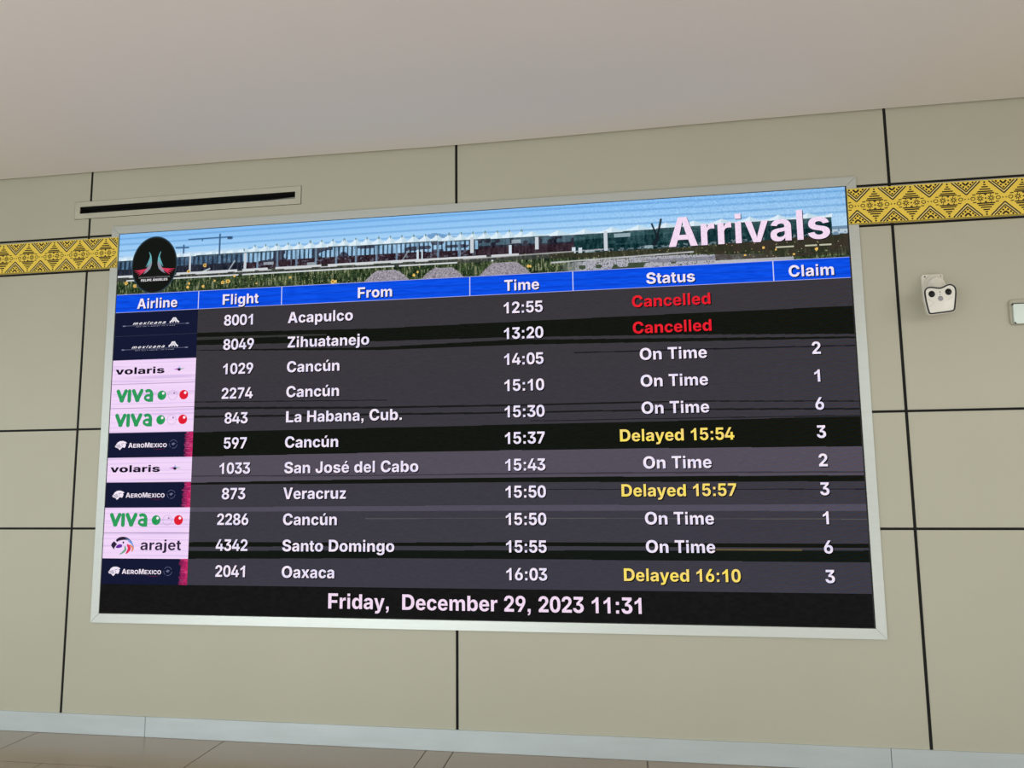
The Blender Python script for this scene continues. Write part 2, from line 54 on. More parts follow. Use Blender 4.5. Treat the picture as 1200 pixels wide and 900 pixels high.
def surf(name, col, rough=0.6, metal=0.0, var=0.0, scale=3.0, bump=0.0, bscale=200.0, spec=0.5, stretch=(1, 1, 1)):
    m, nt, out = nodes(name)
    b = nt.nodes.new('ShaderNodeBsdfPrincipled')
    b.inputs['Roughness'].default_value = rough
    b.inputs['Metallic'].default_value = metal
    b.inputs['Specular IOR Level'].default_value = spec
    b.inputs['Base Color'].default_value = col
    nt.links.new(b.outputs[0], out.inputs[0])
    if var > 0:
        tc = nt.nodes.new('ShaderNodeTexCoord')
        mp = nt.nodes.new('ShaderNodeMapping')
        mp.inputs['Scale'].default_value = stretch
        nz = nt.nodes.new('ShaderNodeTexNoise')
        nz.inputs['Scale'].default_value = scale
        nz.inputs['Detail'].default_value = 5
        mr = nt.nodes.new('ShaderNodeMapRange')
        mr.inputs[1].default_value = 0.3
        mr.inputs[2].default_value = 0.7
        mr.inputs[3].default_value = 1 - var
        mr.inputs[4].default_value = 1 + var
        mx = nt.nodes.new('ShaderNodeVectorMath')
        mx.operation = 'SCALE'
        mx.inputs[0].default_value = col[:3]
        nt.links.new(tc.outputs['Object'], mp.inputs[0])
        nt.links.new(mp.outputs[0], nz.inputs['Vector'])
        nt.links.new(nz.outputs['Fac'], mr.inputs[0])
        nt.links.new(mr.outputs[0], mx.inputs['Scale'])
        nt.links.new(mx.outputs[0], b.inputs['Base Color'])
    if bump > 0:
        tc2 = nt.nodes.new('ShaderNodeTexCoord')
        n2 = nt.nodes.new('ShaderNodeTexNoise')
        n2.inputs['Scale'].default_value = bscale
        n2.inputs['Detail'].default_value = 3
        bp = nt.nodes.new('ShaderNodeBump')
        bp.inputs['Strength'].default_value = bump
        bp.inputs['Distance'].default_value = 0.002
        nt.links.new(tc2.outputs['Object'], n2.inputs['Vector'])
        nt.links.new(n2.outputs['Fac'], bp.inputs['Height'])
        nt.links.new(bp.outputs[0], b.inputs['Normal'])
    return m

def glow(name, col, alt=None, strength=1.0, scale=55.0):
    """lit LED colour, slightly mottled between two tints"""
    m, nt, out = nodes(name)
    e = nt.nodes.new('ShaderNodeEmission')
    e.inputs['Strength'].default_value = strength
    e.inputs['Color'].default_value = col
    if alt:
        tc = nt.nodes.new('ShaderNodeTexCoord')
        nz = nt.nodes.new('ShaderNodeTexNoise')
        nz.inputs['Scale'].default_value = scale
        nz.inputs['Detail'].default_value = 2
        cr = nt.nodes.new('ShaderNodeValToRGB')
        cr.color_ramp.elements[0].position = 0.4
        cr.color_ramp.elements[0].color = col
        cr.color_ramp.elements[1].position = 0.6
        cr.color_ramp.elements[1].color = alt
        nt.links.new(tc.outputs['Object'], nz.inputs['Vector'])
        nt.links.new(nz.outputs['Fac'], cr.inputs[0])
        nt.links.new(cr.outputs[0], e.inputs['Color'])
    nt.links.new(e.outputs[0], out.inputs[0])
    return m

def led_attr(name):
    m, nt, out = nodes(name)
    a = nt.nodes.new('ShaderNodeAttribute')
    a.attribute_name = 'led'
    e = nt.nodes.new('ShaderNodeEmission')
    nt.links.new(a.outputs['Color'], e.inputs['Color'])
    nt.links.new(e.outputs[0], out.inputs[0])
    return m

M = {
    'panel': surf('beige_panel', rgb(184, 182, 164), 0.42, 0, 0.018, 1.3, 0.0, spec=0.35),
    'substrate': surf('joint_black', rgb(10, 10, 10), 0.9),
    'ceiling': surf('ceiling_plaster', rgb(230, 225, 220), 0.85, 0, 0.012, 0.8),
    'tile': surf('floor_tile', rgb(154, 137, 115), 0.22, 0, 0.05, 1.1, spec=0.5),
    'grout': surf('floor_grout', rgb(98, 84, 68), 0.8),
    'grout_dark': surf('floor_joint_dark', rgb(25, 22, 20), 0.8),
    'aluminium': surf('satin_aluminium', rgb(202, 207, 202), 0.36, 0.5, 0.02, 6, spec=0.4, stretch=(0.4, 1, 8)),
    'base': surf('baseboard_aluminium', rgb(198, 207, 209), 0.4, 0.35, 0.045, 3.0, stretch=(1, 1, 5)),
    'bezel': surf('bezel_black', rgb(9, 9, 9), 0.6),
    'vent': surf('vent_frame_paint', rgb(188, 186, 168), 0.6, 0, 0.04, 12),
    'vent_dark': surf('vent_interior_black', rgb(7, 7, 7), 0.9),
    'vent_lit_sliver': surf('vent_lit_sliver_grey', rgb(120, 124, 116), 0.7),
    'yellow': surf('frieze_yellow', rgb(244, 212, 78), 0.5, 0, 0.04, 20),
    'brown': surf('frieze_brown', rgb(36, 18, 8), 0.8),
    'cream': surf('frieze_cream', rgb(244, 226, 150), 0.6),
    'frieze_edge': surf('frieze_edge', rgb(150, 140, 62), 0.5),
    'cam_white': surf('camera_white_plastic', rgb(228, 224, 212), 0.38, spec=0.5),
    'cam_face': surf('camera_face_plastic', rgb(234, 232, 222), 0.3),
    'rubber': surf('camera_gasket_rubber', rgb(38, 38, 42), 0.6),
    'lens': surf('camera_lens_glass', rgb(4, 4, 5), 0.3, spec=0.3),
    'lens_ring': surf('camera_lens_ring', rgb(20, 20, 20), 0.5),
    'sensor': surf('camera_sensor_grey', rgb(150, 148, 155), 0.35),
    'engrave': surf('camera_engraved_line', rgb(178, 174, 158), 0.6),
    'screw': surf('dark_screw', rgb(45, 42, 38), 0.5, 0.3),
    'box_plate': surf('junction_back_plate', rgb(178, 175, 155), 0.45),
    'box_cover': surf('junction_cover_silver', rgb(196, 208, 202), 0.3, 0.35),
    'led': led_attr('led_screen_image'),
    'w': glow('led_white_text', rgb(250, 236, 248), rgb(228, 222, 248)),
    'title': glow('led_title_pink_white', rgb(250, 226, 246), rgb(236, 212, 238), scale=90),
    'red': glow('led_red_text', rgb(240, 36, 48), rgb(222, 28, 46)),
    'yel': glow('led_yellow_text', rgb(250, 226, 92), rgb(246, 214, 128)),
    'shadow': glow('led_text_shadow', rgb(8, 8, 8)),
}

# ------------------------------------------------------------------ object helpers
def tag(o, label=None, cat=None, group=None, kind=None):
    if label: o['label'] = label
    if cat: o['category'] = cat
    if group: o['group'] = group
    if kind: o['kind'] = kind
    return o

def empty(name, loc=(0, 0, 0)):
    o = bpy.data.objects.new(name, None)
    o.empty_display_size = 0.1
    o.location = loc
    COL.objects.link(o)
    return o

def link(name, me, mats, parent=None, loc=(0, 0, 0)):
    for m in mats:
        me.materials.append(M[m])
    o = bpy.data.objects.new(name, me)
    COL.objects.link(o)
    if parent is not None:
        o.parent = parent
        p = parent
        off = Vector((0, 0, 0))
        while p is not None:
            off += p.location
            p = p.parent
        o.location = Vector(loc) - off           # meshes are written in world coordinates
    else:
        o.location = loc
    return o

def smooth(me, ang=0.7):
    for p in me.polygons:
        p.use_smooth = True
    try:
        me.set_sharp_from_angle(angle=ang)
    except Exception:
        pass

class MB:
    def __init__(s):
        s.v = []; s.f = []; s.mi = []
    def add(s, vs, fs, mi=0):
        n = len(s.v)
        s.v += [tuple(v) for v in vs]
        for f in fs:
            s.f.append(tuple(n + i for i in f)); s.mi.append(mi)
    def box(s, x0, x1, y0, y1, z0, z1, mi=0):
        vs = [(x, y, z) for z in (z0, z1) for y in (y0, y1) for x in (x0, x1)]
        s.add(vs, [(0, 2, 3, 1), (4, 5, 7, 6), (0, 1, 5, 4), (2, 6, 7, 3), (0, 4, 6, 2), (1, 3, 7, 5)], mi)
    def quad(s, x0, x1, z0, z1, y, mi=0):
        s.add([(x0, y, z0), (x1, y, z0), (x1, y, z1), (x0, y, z1)], [(0, 1, 2, 3)], mi)
    def poly(s, pts, y, mi=0):
        a = sum(pts[i][0] * pts[(i + 1) % len(pts)][1] - pts[(i + 1) % len(pts)][0] * pts[i][1] for i in range(len(pts)))
        if a < 0: pts = pts[::-1]
        s.add([(x, y, z) for x, z in pts], [tuple(range(len(pts)))], mi)
    def ell(s, cx, cz, rx, rz, y, mi=0, n=20):
        s.poly([(cx + rx * math.cos(2 * math.pi * i / n), cz + rz * math.sin(2 * math.pi * i / n)) for i in range(n)], y, mi)
    def stroke(s, pts, wid, y, mi=0, taper=None):
        """flat ribbon along pts in the xz plane; taper = list of width factors"""
        L = []; R = []
        for i, (x, z) in enumerate(pts):
            a = pts[max(i - 1, 0)]; b = pts[min(i + 1, len(pts) - 1)]
            dx, dz = b[0] - a[0], b[1] - a[1]
            d = math.hypot(dx, dz) or 1
            w = wid / 2 * (taper[i] if taper else 1)
            L.append((x - dz / d * w, z + dx / d * w)); R.append((x + dz / d * w, z - dx / d * w))
        for i in range(len(pts) - 1):
            s.poly([L[i], R[i], R[i + 1], L[i + 1]], y, mi)
    def build(s, name, mats, parent=None, bevel=0.0, sm=False, kind=None):
        me = bpy.data.meshes.new(name)
        me.from_pydata(s.v, [], s.f)
        me.polygons.foreach_set('material_index', s.mi)
        if bevel > 0:
            bm = bmesh.new(); bm.from_mesh(me)
            bmesh.ops.bevel(bm, geom=list(bm.edges), offset=bevel, segments=2, affect='EDGES', clamp_overlap=True)
            bm.to_mesh(me); bm.free()
        if sm: smooth(me)
        me.update()
        o = link(name, me, mats, parent)
        if kind: o['kind'] = kind
        return o

def crom(pts, sub=5, closed=True):
    out = []
    n = len(pts)
    for i in range(n if closed else n - 1):
        p = [pts[(i + k - 1) % n] if closed else pts[min(max(i + k - 1, 0), n - 1)] for k in range(4)]
        for j in range(sub):
            t = j / sub
            out.append(tuple(0.5 * (2 * p[1][a] + (p[2][a] - p[0][a]) * t + (2 * p[0][a] - 5 * p[1][a] + 4 * p[2][a] - p[3][a]) * t * t
                                    + (3 * p[1][a] - p[0][a] - 3 * p[2][a] + p[3][a]) * t ** 3) for a in range(len(pts[0]))))
    if not closed: out.append(tuple(pts[-1]))
    return out

def offset_loop(pts, d):
    n = len(pts); out = []
    a = sum(pts[i][0] * pts[(i + 1) % n][1] - pts[(i + 1) % n][0] * pts[i][1] for i in range(n))
    sg = 1 if a > 0 else -1
    for i in range(n):
        p, q = pts[i - 1], pts[(i + 1) % n]
        dx, dz = q[0] - p[0], q[1] - p[1]
        L = math.hypot(dx, dz) or 1
        out.append((pts[i][0] + sg * dz / L * d, pts[i][1] - sg * dx / L * d))
    return out

def loft(loops, cap0=True, cap1=True):
    """loops: list of equal length lists of 3-D points"""
    mb = MB(); n = len(loops[0])
    vs = [p for l in loops for p in l]
    fs = []
    for k in range(len(loops) - 1):
        for i in range(n):
            j = (i + 1) % n
            fs.append((k * n + i, k * n + j, (k + 1) * n + j, (k + 1) * n + i))
    if cap0: fs.append(tuple(range(n))[::-1])
    if cap1: fs.append(tuple((len(loops) - 1) * n + i for i in range(n)))
    mb.add(vs, fs)
    return mb

# ------------------------------------------------------------------ lettering
_cache = {}
def glyph(ch):
    if ch in _cache: return _cache[ch]
    adv, cons = GLYPHS[ch]
    loops = []
    for c in cons:
        n = len(c); pts = []
        ex = []
        for i in range(n):                       # insert implied on-curve points
            a, b = c[i], c[(i + 1) % n]
            ex.append(a)
            if not a[2] and not b[2]: ex.append([(a[0] + b[0]) / 2, (a[1] + b[1]) / 2, 1])
        k = next(i for i, p in enumerate(ex) if p[2])
        ex = ex[k:] + ex[:k]
        i = 0
        while i < len(ex):
            p = ex[i]
            q = ex[(i + 1) % len(ex)]
            pts.append((p[0], p[1]))
            if not q[2]:
                r = ex[(i + 2) % len(ex)]
                for t in (0.25, 0.5, 0.75):
                    pts.append(((1 - t) ** 2 * p[0] + 2 * t * (1 - t) * q[0] + t * t * r[0],
                                (1 - t) ** 2 * p[1] + 2 * t * (1 - t) * q[1] + t * t * r[1]))
                i += 2
            else:
                i += 1
        clean = []
        for p in pts:
            if not clean or abs(p[0] - clean[-1][0]) + abs(p[1] - clean[-1][1]) > 0.5: clean.append(p)
        if abs(clean[0][0] - clean[-1][0]) + abs(clean[0][1] - clean[-1][1]) < 0.5: clean.pop()
        loops.append(clean)
    V = []; E = []
    for l in loops:
        n0 = len(V)
        V += [Vector(p) for p in l]
        E += [(n0 + i, n0 + (i + 1) % len(l)) for i in range(len(l))]
    ov, oe, of, _, _, _ = delaunay_2d_cdt(V, E, [], 0, 0.01)
    def wind(x, y):
        w = 0
        for l in loops:
            for i in range(len(l)):
                x0, y0 = l[i]; x1, y1 = l[(i + 1) % len(l)]
                if (y0 <= y) != (y1 <= y):
                    t = (y - y0) / (y1 - y0)
                    if x0 + t * (x1 - x0) > x: w += 1 if y1 > y0 else -1
        return w
    F = []
    for f in of:
        cx = sum(ov[i][0] for i in f) / len(f); cy = sum(ov[i][1] for i in f) / len(f)
        if wind(cx, cy) != 0:
            F.append(tuple(f))
    _cache[ch] = (adv, [(p[0], p[1]) for p in ov], F)
    return _cache[ch]

def text_w(s, em, xs=1.0, sp=0.0):
    return sum(ADV[c] for c in s) / 1000 * em * xs + sp * (len(s) - 1)

def text_into(mb, s, x, z, em, y, mi=0, xs=1.0, slant=0.0, sp=0.0, small=None):
    """baseline left at (x, z); small = size factor of every letter but the capitals listed"""
    for i, ch in enumerate(s):
        if ch == ' ':
            x += ADV[ch] / 1000 * em * xs + sp; continue
        adv, V, F = glyph(ch)
        k = 1.0
        if small is not None and i not in small[0]: k = small[1]
        sx = ADV[ch] / adv * em / 1000 * xs * k
        if ch in '023456789': sx *= 1.04
        sy = em / 1000 * k * (0.947 if ch in 'abcdefghijklmnopqrstuvwxyzúé' else 0.985)
        ox = -0.02 * ADV[ch] / 1000 * em * xs if ch in '023456789' else 0
        mb.add([(x + ox + px * sx + slant * py * sy, y, z + py * sy) for px, py in V], F, mi)
        x += ADV[ch] / 1000 * em * xs * k + sp
    return x

Y_ROW, Y_SH, Y_TX = -0.0100, -0.0105, -0.0110
def lettering(name, s, x, z, em, mat, parent, align='L', xs=1.0, sh=0.055, y=Y_TX, ysh=Y_SH):
    w = text_w(s, em, xs)
    if align == 'C': x -= w / 2
    if s[:2] in ('De', 'Fr') and ' ' in s:           # one mesh per word
        for wd in s.split(' '):
            if wd: lettering(name, wd, x, z, em, mat, parent, 'L', xs, sh, y, ysh)
            x += text_w(wd + ' ', em, xs)
        return
    mb = MB()
    for k in (0.5, 1.0):
        text_into(mb, s, x + sh * em * k, z - sh * em * k, em, ysh + 0.0001 * k, 1, xs)
    text_into(mb, s, x, z, em, y, 0, xs)
    return mb.build(name, [mat, 'shadow'], parent)

# ------------------------------------------------------------------ LED mosaics (one quad per cell, colour attribute 'led')
LX0, LX1 = -3.418, 1.309
def mosaic(name, x0, x1, z0, z1, nx, nz, colf, parent, y=Y_ROW):
    xs = np.linspace(x0, x1, nx + 1); zs = np.linspace(z0, z1, nz + 1)
    gx, gz = np.meshgrid(xs, zs)
    vs = np.stack([gx.ravel(), np.full(gx.size, y), gz.ravel()], 1)
    i, j = np.meshgrid(np.arange(nx), np.arange(nz))
    a = (j * (nx + 1) + i).ravel()
    fs = np.stack([a, a + 1, a + nx + 2, a + nx + 1], 1)
    cx, cz = np.meshgrid((xs[:-1] + xs[1:]) / 2, (zs[:-1] + zs[1:]) / 2)
    c = colf(cx, cz)                              # (nz, nx, 3) in 0..255
    c = np.clip(c, 0, 255).reshape(-1, 3) / 255
    c = np.where(c <= 0.04045, c / 12.92, ((c + 0.055) / 1.055) ** 2.4)
    c = np.concatenate([c, np.ones((len(c), 1))], 1)
    me = bpy.data.meshes.new(name)
    me.vertices.add(len(vs)); me.vertices.foreach_set('co', vs.ravel().astype(np.float32))
    me.loops.add(len(fs) * 4); me.loops.foreach_set('vertex_index', fs.ravel().astype(np.int32))
    me.polygons.add(len(fs)); me.polygons.foreach_set('loop_start', (np.arange(len(fs)) * 4).astype(np.int32))
    me.update(calc_edges=True)
    at = me.color_attributes.new('led', 'FLOAT_COLOR', 'CORNER')
    at.data.foreach_set('color', np.repeat(c, 4, axis=0).ravel().astype(np.float32))
    return link(name, me, ['led'], parent)

def paint(c, m, col):
    m = np.clip(m, 0, 1)[..., None]
    return c * (1 - m) + np.array(col, float) * m

def vnoise(x, z, sx, sz, seed=0):
    """smooth value noise"""
    r = np.random.default_rng(seed).random((256, 256))
    u = x / sx + 1000; v = z / sz + 1000
    iu = np.floor(u).astype(int); iv = np.floor(v).astype(int)
    fu = u - iu; fv = v - iv
    fu = fu * fu * (3 - 2 * fu); fv = fv * fv * (3 - 2 * fv)
    g = lambda a, b: r[a % 256, b % 256]
    return (g(iu, iv) * (1 - fu) + g(iu + 1, iv) * fu) * (1 - fv) + (g(iu, iv + 1) * (1 - fu) + g(iu + 1, iv + 1) * fu) * fv

ROW_TOP, ROW_BOT, PITCH = 2.730, 0.935, 0.16318
XS = [-2.8, -1.57, -0.70, 0.34, 1.3]
def curve(xs, zs, x): return np.interp(x, xs, zs)
def band(c, x, z, top, bot, col, xa=-9, xb=9, xsv=XS, a=1.0):
    t = curve(xsv, top, x); b = curve(xsv, bot, x)
    return paint(c, ((z < t) & (z > b) & (x > xa) & (x < xb)) * a, col)

def moire(c, x, z):
    r = np.clip((x - 0.2) / 1.1, 0, 1)
    p = np.sin(z * 330 + x * 40 + 2.5 * np.sin(x * 9)) * 0.5 + 0.5
    q = np.sin(z * 260 - x * 60 + 2.0 * np.sin(x * 7 + 1)) * 0.5 + 0.5
    c = c + (r * 11 * (p - 0.5))[..., None] * np.array([1.0, -0.4, -0.2]) + (r * 12 * (q - 0.5))[..., None] * np.array([-0.5, 0.0, 1.2])
    n = rng.random(x.shape) - 0.5
    return c + n[..., None] * 5

def table_col(x, z):
    G = (58, 55, 60); D = (21, 23, 18); L = (84, 78, 90)
    c = np.ones(x.shape + (3,)) * np.array(G, float)
    t = (z - ROW_BOT) / (ROW_TOP - ROW_BOT)
    c = paint(c, 1 - t, (62, 60, 70))
    c = band(c, x, z, [2.571, 2.549, 2.555, 2.561, 2.564], [2.488, 2.466, 2.458, 2.433, 2.399], D)
    c = band(c, x, z, [2.541, 2.524, 2.52, 2.52, 2.52], [2.521, 2.518, 2.518, 2.518, 2.518], (62, 62, 60), xb=-1.9, a=0.8)
    c = band(c, x, z, [2.455, 2.428, 2.442, 2.412, 2.384], [2.451, 2.410, 2.410, 2.391, 2.374], D)
    c = band(c, x, z, [2.35, 2.35, 2.352, 2.346, 2.335], [2.345, 2.345, 2.346, 2.338, 2.328], (28, 27, 34), xa=-0.3)
    c = band(c, x, z, [2.112, 2.091, 2.09, 2.09, 2.09], [2.105, 2.086, 2.086, 2.086, 2.086], (28, 28, 28), xb=-1.5)
    c = band(c, x, z, [2.076, 2.048, 2.040, 2.037, 2.012], [2.060, 2.036, 2.029, 2.030, 2.006], (24, 25, 24), a=0.9)
    c = band(c, x, z, [2.018, 2.005, 1.994, 1.990, 1.970], [2.004, 1.992, 1.984, 1.980, 1.960], (24, 25, 24), a=0.9)
    c = band(c, x, z, [1.94, 1.94, 1.939, 1.935, 1.930], [1.935, 1.935, 1.934, 1.930, 1.923], (32, 31, 34), xa=-0.6)
    c = band(c, x, z, [1.910, 1.913, 1.916, 1.918, 1.923], [1.751, 1.758, 1.760, 1.757, 1.751], D)
    c = band(c, x, z, [1.751, 1.758, 1.760, 1.757, 1.751], [1.583, 1.594, 1.596, 1.593, 1.588], L)
    c = band(c, x, z, [1.629, 1.621, 1.623, 1.618, 1.611], [1.621, 1.612, 1.614, 1.609, 1.603], (52, 48, 56), a=0.7)
    c = band(c, x, z, [1.583, 1.594, 1.596, 1.593, 1.588], [1.571, 1.567, 1.567, 1.560, 1.554], D)
    c = band(c, x, z, [1.525, 1.525, 1.526, 1.519, 1.513], [1.520, 1.520, 1.521, 1.514, 1.507], (36, 34, 42), xa=-0.75)
    c = band(c, x, z, [1.424, 1.428, 1.429, 1.428, 1.426], [1.396, 1.397, 1.396, 1.392, 1.388], (82, 78, 92))
    c = band(c, x, z, [1.353, 1.353, 1.354, 1.350, 1.346], [1.349, 1.349, 1.350, 1.346, 1.341], (86, 84, 84), xa=-1.62)
    c = band(c, x, z, [1.204, 1.205, 1.210, 1.209, 1.208], [1.174, 1.184, 1.187, 1.186, 1.185], D)
    c = band(c, x, z, [1.149, 1.158, 1.162, 1.166, 1.171], [1.099, 1.110, 1.111, 1.108, 1.105], (20, 25, 21))
    c = band(c, x, z, [1.2, 1.2, 1.2, 1.176, 1.176], [1.2, 1.2, 1.2, 1.168, 1.168], (96, 84, 60), xa=0.45, xb=0.95)
    return moire(c, x, z)

def header_col(x, z):
    c = np.ones(x.shape + (3,)) * np.array((12, 80, 232), float)
    for zz in (2.848, 2.802, 2.760):
        c = paint(c, np.exp(-((z - zz + 0.004 * np.sin(x * 2)) / 0.006) ** 2) * 0.5, (14, 62, 190))
    n = vnoise(x, z, 0.05, 0.004, 5)
    c = c + (n[..., None] - 0.5) * np.array([10, 16, 24])
    c = paint(c, ((z > 2.8545) | (z < 2.7345)).astype(float), (170, 175, 235))
    return c

def strip_col(x, z):
    c = np.ones(x.shape + (3,)) * np.array((23, 24, 23), float)
    return c + (rng.random(x.shape)[..., None] - 0.5) * 4

def tri(v):                                        # 0..1 triangle wave
    v = v - np.floor(v)
    return 1 - np.abs(2 * v - 1)

def photo_col(x, z):
    n1 = rng.random(x.shape); 
    top = np.clip((z - 3.10) / 0.18, 0, 1)
    c = np.ones(x.shape + (3,)) * np.array((184, 220, 247), float)
    c = paint(c, top ** 0.7, (134, 190, 243))
    c = paint(c, np.clip((x - 0.2) / 1.2, 0, 1) * 0.35, (150, 190, 225))
    for zz in (3.262, 3.222, 3.178, 3.135):
        zc = zz - 0.006 * np.sin(x * 1.3) + 0.002 * x
        c = paint(c, np.exp(-((z - zc) / 0.006) ** 2) * 0.5, (88, 146, 204))
    c += ((n1 - 0.5) * np.clip((x + 1.2) / 1.5, 0.3, 1) * 26)[..., None] * np.array([1.2, 1, 0.7])
    # far hill
    hill = 3.118 + 0.036 * np.exp(-((x + 1.19) / 0.10) ** 2)
    c = paint(c, ((z < hill) & (x > -1.5) & (x < -0.9)) * 0.85, (108, 152, 196))
    # tent-like white roof
    per = np.where(x < -0.62, 0.078, 0.165)
    amp = np.where(x < -2.47, 0.006, np.where(x < -0.62, 0.034, 0.026))
    amp = np.where((x < -2.1) & (x > -2.47), 0.028, amp)
    ph = tri((x + 2.458) / per)
    rb = np.interp(x, [-3.42, -2.96, -2.47, -1.81, -1.24, -0.66, -0.15, 0.37, 1.22], [3.092, 3.100, 3.104, 3.106, 3.102, 3.094, 3.088, 3.100, 3.104])
    rt = rb + np.where(x < -0.62, 0.016, 0.008) + amp * ph ** 1.6
    haze = ((z > rb) & (z < rb + 0.032) & (x < -2.47))
    c = paint(c, haze * 0.6, (215, 234, 248))
    c = paint(c, ((z < rt) & (z > rb) & (x < 1.23)).astype(float), (222, 238, 248))
    side = ((x + 2.458) / per - np.floor((x + 2.458) / per)) > 0.5
    c = paint(c, ((z < rt) & (z > rb) & (x < 1.23) & side & (ph > 0.15)) * 0.35, (150, 186, 205))
    tip = ((z < rt + 0.004) & (z > rt - 0.012) & (ph > 0.86) & (x > -2.5) & (x < -0.6))
    c = paint(c, tip * 0.8, (96, 128, 130))
    # terminal building under the roof
    gl = 2.985 + 0.002 * np.sin(x * 3)
    gl = np.where(x > -0.3, np.interp(x, [-0.3, 0.4, 1.3], [2.972, 2.972, 2.998]), gl)
    inb = (z < rb) & (z > gl)
    n2 = vnoise(x, z, 0.03, 0.02, 2); n3 = vnoise(x, z, 0.09, 0.03, 3); nf = vnoise(x, z, 0.012, 0.010, 4)
    bc = np.ones(x.shape + (3,)) * np.array((44, 58, 78), float)
    colm = tri(x / 0.034) > 0.45
    t = (z - gl) / np.maximum(rb - gl, 1e-3)
    bc = paint(bc, (colm & (t > 0.45) & (x < -2.3)) * (0.25 + 0.6 * n2), (100, 140, 170))
    bc = paint(bc, ((x < -2.45) & (t < 0.45)) * 0.8, (36, 38, 50))
    mid = (x >= -2.5) & (x < -0.9)
    bc = paint(bc, (mid & (t > 0.42)) * 1.0, (150, 190, 222))
    bc = paint(bc, (mid & (t > 0.42) & (tri(x / 0.030) < 0.42)) * 0.9, (46, 66, 84))
    bc = paint(bc, (mid & (t > 0.42) & (n3 > 0.60)) * 0.8, (44, 44, 58))
    bc = paint(bc, (mid & (t <= 0.42)) * 1.0, (50, 36, 44))
    bc = paint(bc, (mid & (t <= 0.42) & (nf > 0.72)) * 0.6, (110, 120, 140))
    bc = paint(bc, (mid & (tri(x / 0.137) > 0.90)) * 0.8, (120, 150, 176))
    bc = paint(bc, ((x >= -0.9) & (x < -0.3)) * 1.0, (46, 48, 60))
    bc = paint(bc, ((x >= -0.9) & (x < -0.3) & (t > 0.6) & (n2 > 0.5)) * 0.7, (84, 116, 132))
    bc = paint(bc, ((x >= -0.9) & (x < -0.3) & (t < 0.5)) * 0.6, (58, 34, 40))
    rg = x >= -0.3
    bc = paint(bc, rg * 1.0, (22, 52, 56))
    bc = paint(bc, (rg & (t > 0.72)) * 0.55, (66, 100, 104))
    bc = paint(bc, (rg & (n3 > 0.62) & (t > 0.3)) * 0.35, (76, 112, 118))
    bc = paint(bc, (rg & (t < 0.16) & (nf > 0.55)) * 0.6, (150, 160, 168))
    bc = paint(bc, (t > 0.93) * 0.7, (70, 88, 96))
    bc = bc + ((n1 - 0.5) * 26)[..., None] + ((vnoise(x, z, 0.010, 0.05, 22) - 0.5) * 34)[..., None]
    c = np.where((inb & (x < 1.225))[..., None], bc, c)
    # distant scene right of the building
    far = (x >= 1.225) & (z < 3.045)
    c = paint(c, far * 1.0, (110, 140, 165))
    c = paint(c, ((x >= 1.225) & (z < 3.03) & (z > 2.995) & (nf > 0.45)) * 0.8, (200, 215, 225))
    # white columns and masts
    for px, pz0, pz1, w in ((-2.884, 2.99, 3.10, 0.006), (-2.487, 2.99, 3.10, 0.008), (-0.945, 3.01, 3.115, 0.010), (-0.530, 3.01, 3.09, 0.012), (-0.104, 2.975, 3.10, 0.011)):
        c = paint(c, ((abs(x - px) < w) & (z > pz0) & (z < pz1)).astype(float), (200, 208, 216))
    for px, pz0, pz1, w in ((-1.30, 2.99, 3.05, 0.008), (-1.27, 2.99, 3.05, 0.006), (-0.70, 2.99, 3.045, 0.008), (-0.30, 2.965, 3.01, 0.012), (-0.26, 2.965, 3.005, 0.010)):
        c = paint(c, ((abs(x - px) < w) & (z > pz0) & (z < pz1)).astype(float), (206, 220, 232))
    for px, pz, rx, rz in ((0.0, 3.07, 0.05, 0.012), (-0.66, 3.07, 0.03, 0.012), (-2.32, 3.02, 0.035, 0.010), (0.16, 2.985, 0.025, 0.008), (-0.2, 2.975, 0.03, 0.008), (-2.02, 3.0, 0.03, 0.008)):
        c = paint(c, ((abs(x - px) < rx) & (abs(z - pz) < rz)) * 0.7, (186, 204, 214))
    # cranes
    def seg(c, xa, za, xb, zb, w, col, a=1.0):
        dx, dz = xb - xa, zb - za
        tt = np.clip(((x - xa) * dx + (z - za) * dz) / (dx * dx + dz * dz), 0, 1)
        d = np.hypot(x - xa - tt * dx, z - za - tt * dz)
        return paint(c, np.clip(1.5 - d / w, 0, 1) * a, col)
    c = seg(c, -2.673, 3.105, -2.673, 3.238, 0.0055, (52, 84, 120))
    c = seg(c, -2.90, 3.216, -2.60, 3.216, 0.0045, (62, 98, 136), 0.9)
    c = seg(c, -2.61, 3.210, -2.59, 3.210, 0.009, (48, 76, 110))
    c = seg(c, -2.80, 3.214, -2.80, 3.203, 0.004, (62, 98, 136))
    c = seg(c, -2.935, 3.125, -2.935, 3.178, 0.005, (52, 84, 120))
    c = seg(c, -2.99, 3.163, -2.90, 3.160, 0.005, (62, 98, 136))
    c = seg(c, 0.203, 3.01, 0.236, 3.152, 0.006, (24, 34, 40))
    c = seg(c, 0.180, 3.128, 0.215, 3.03, 0.005, (24, 34, 40))
    c = seg(c, 0.19, 3.0, 0.215, 3.04, 0.010, (24, 34, 40))
    c = seg(c, -1.40, 2.99, -1.36, 3.05, 0.004, (140, 150, 160))
    c = seg(c, -2.60, 2.99, -2.56, 3.05, 0.004, (170, 180, 190))
    c = seg(c, -2.82, 2.975, -2.74, 3.005, 0.005, (190, 200, 205))
    # ground
    gd = z <= gl
    ng = vnoise(x, z, 0.016, 0.012, 8); nb = vnoise(x, z, 0.12, 0.05, 9); nn = rng.random(x.shape)
    g = np.ones(x.shape + (3,)) * np.array((56, 76, 44), float)
    g = paint(g, ng, (34, 50, 32)); g = paint(g, (nb - 0.3) * 0.8, (88, 98, 62))
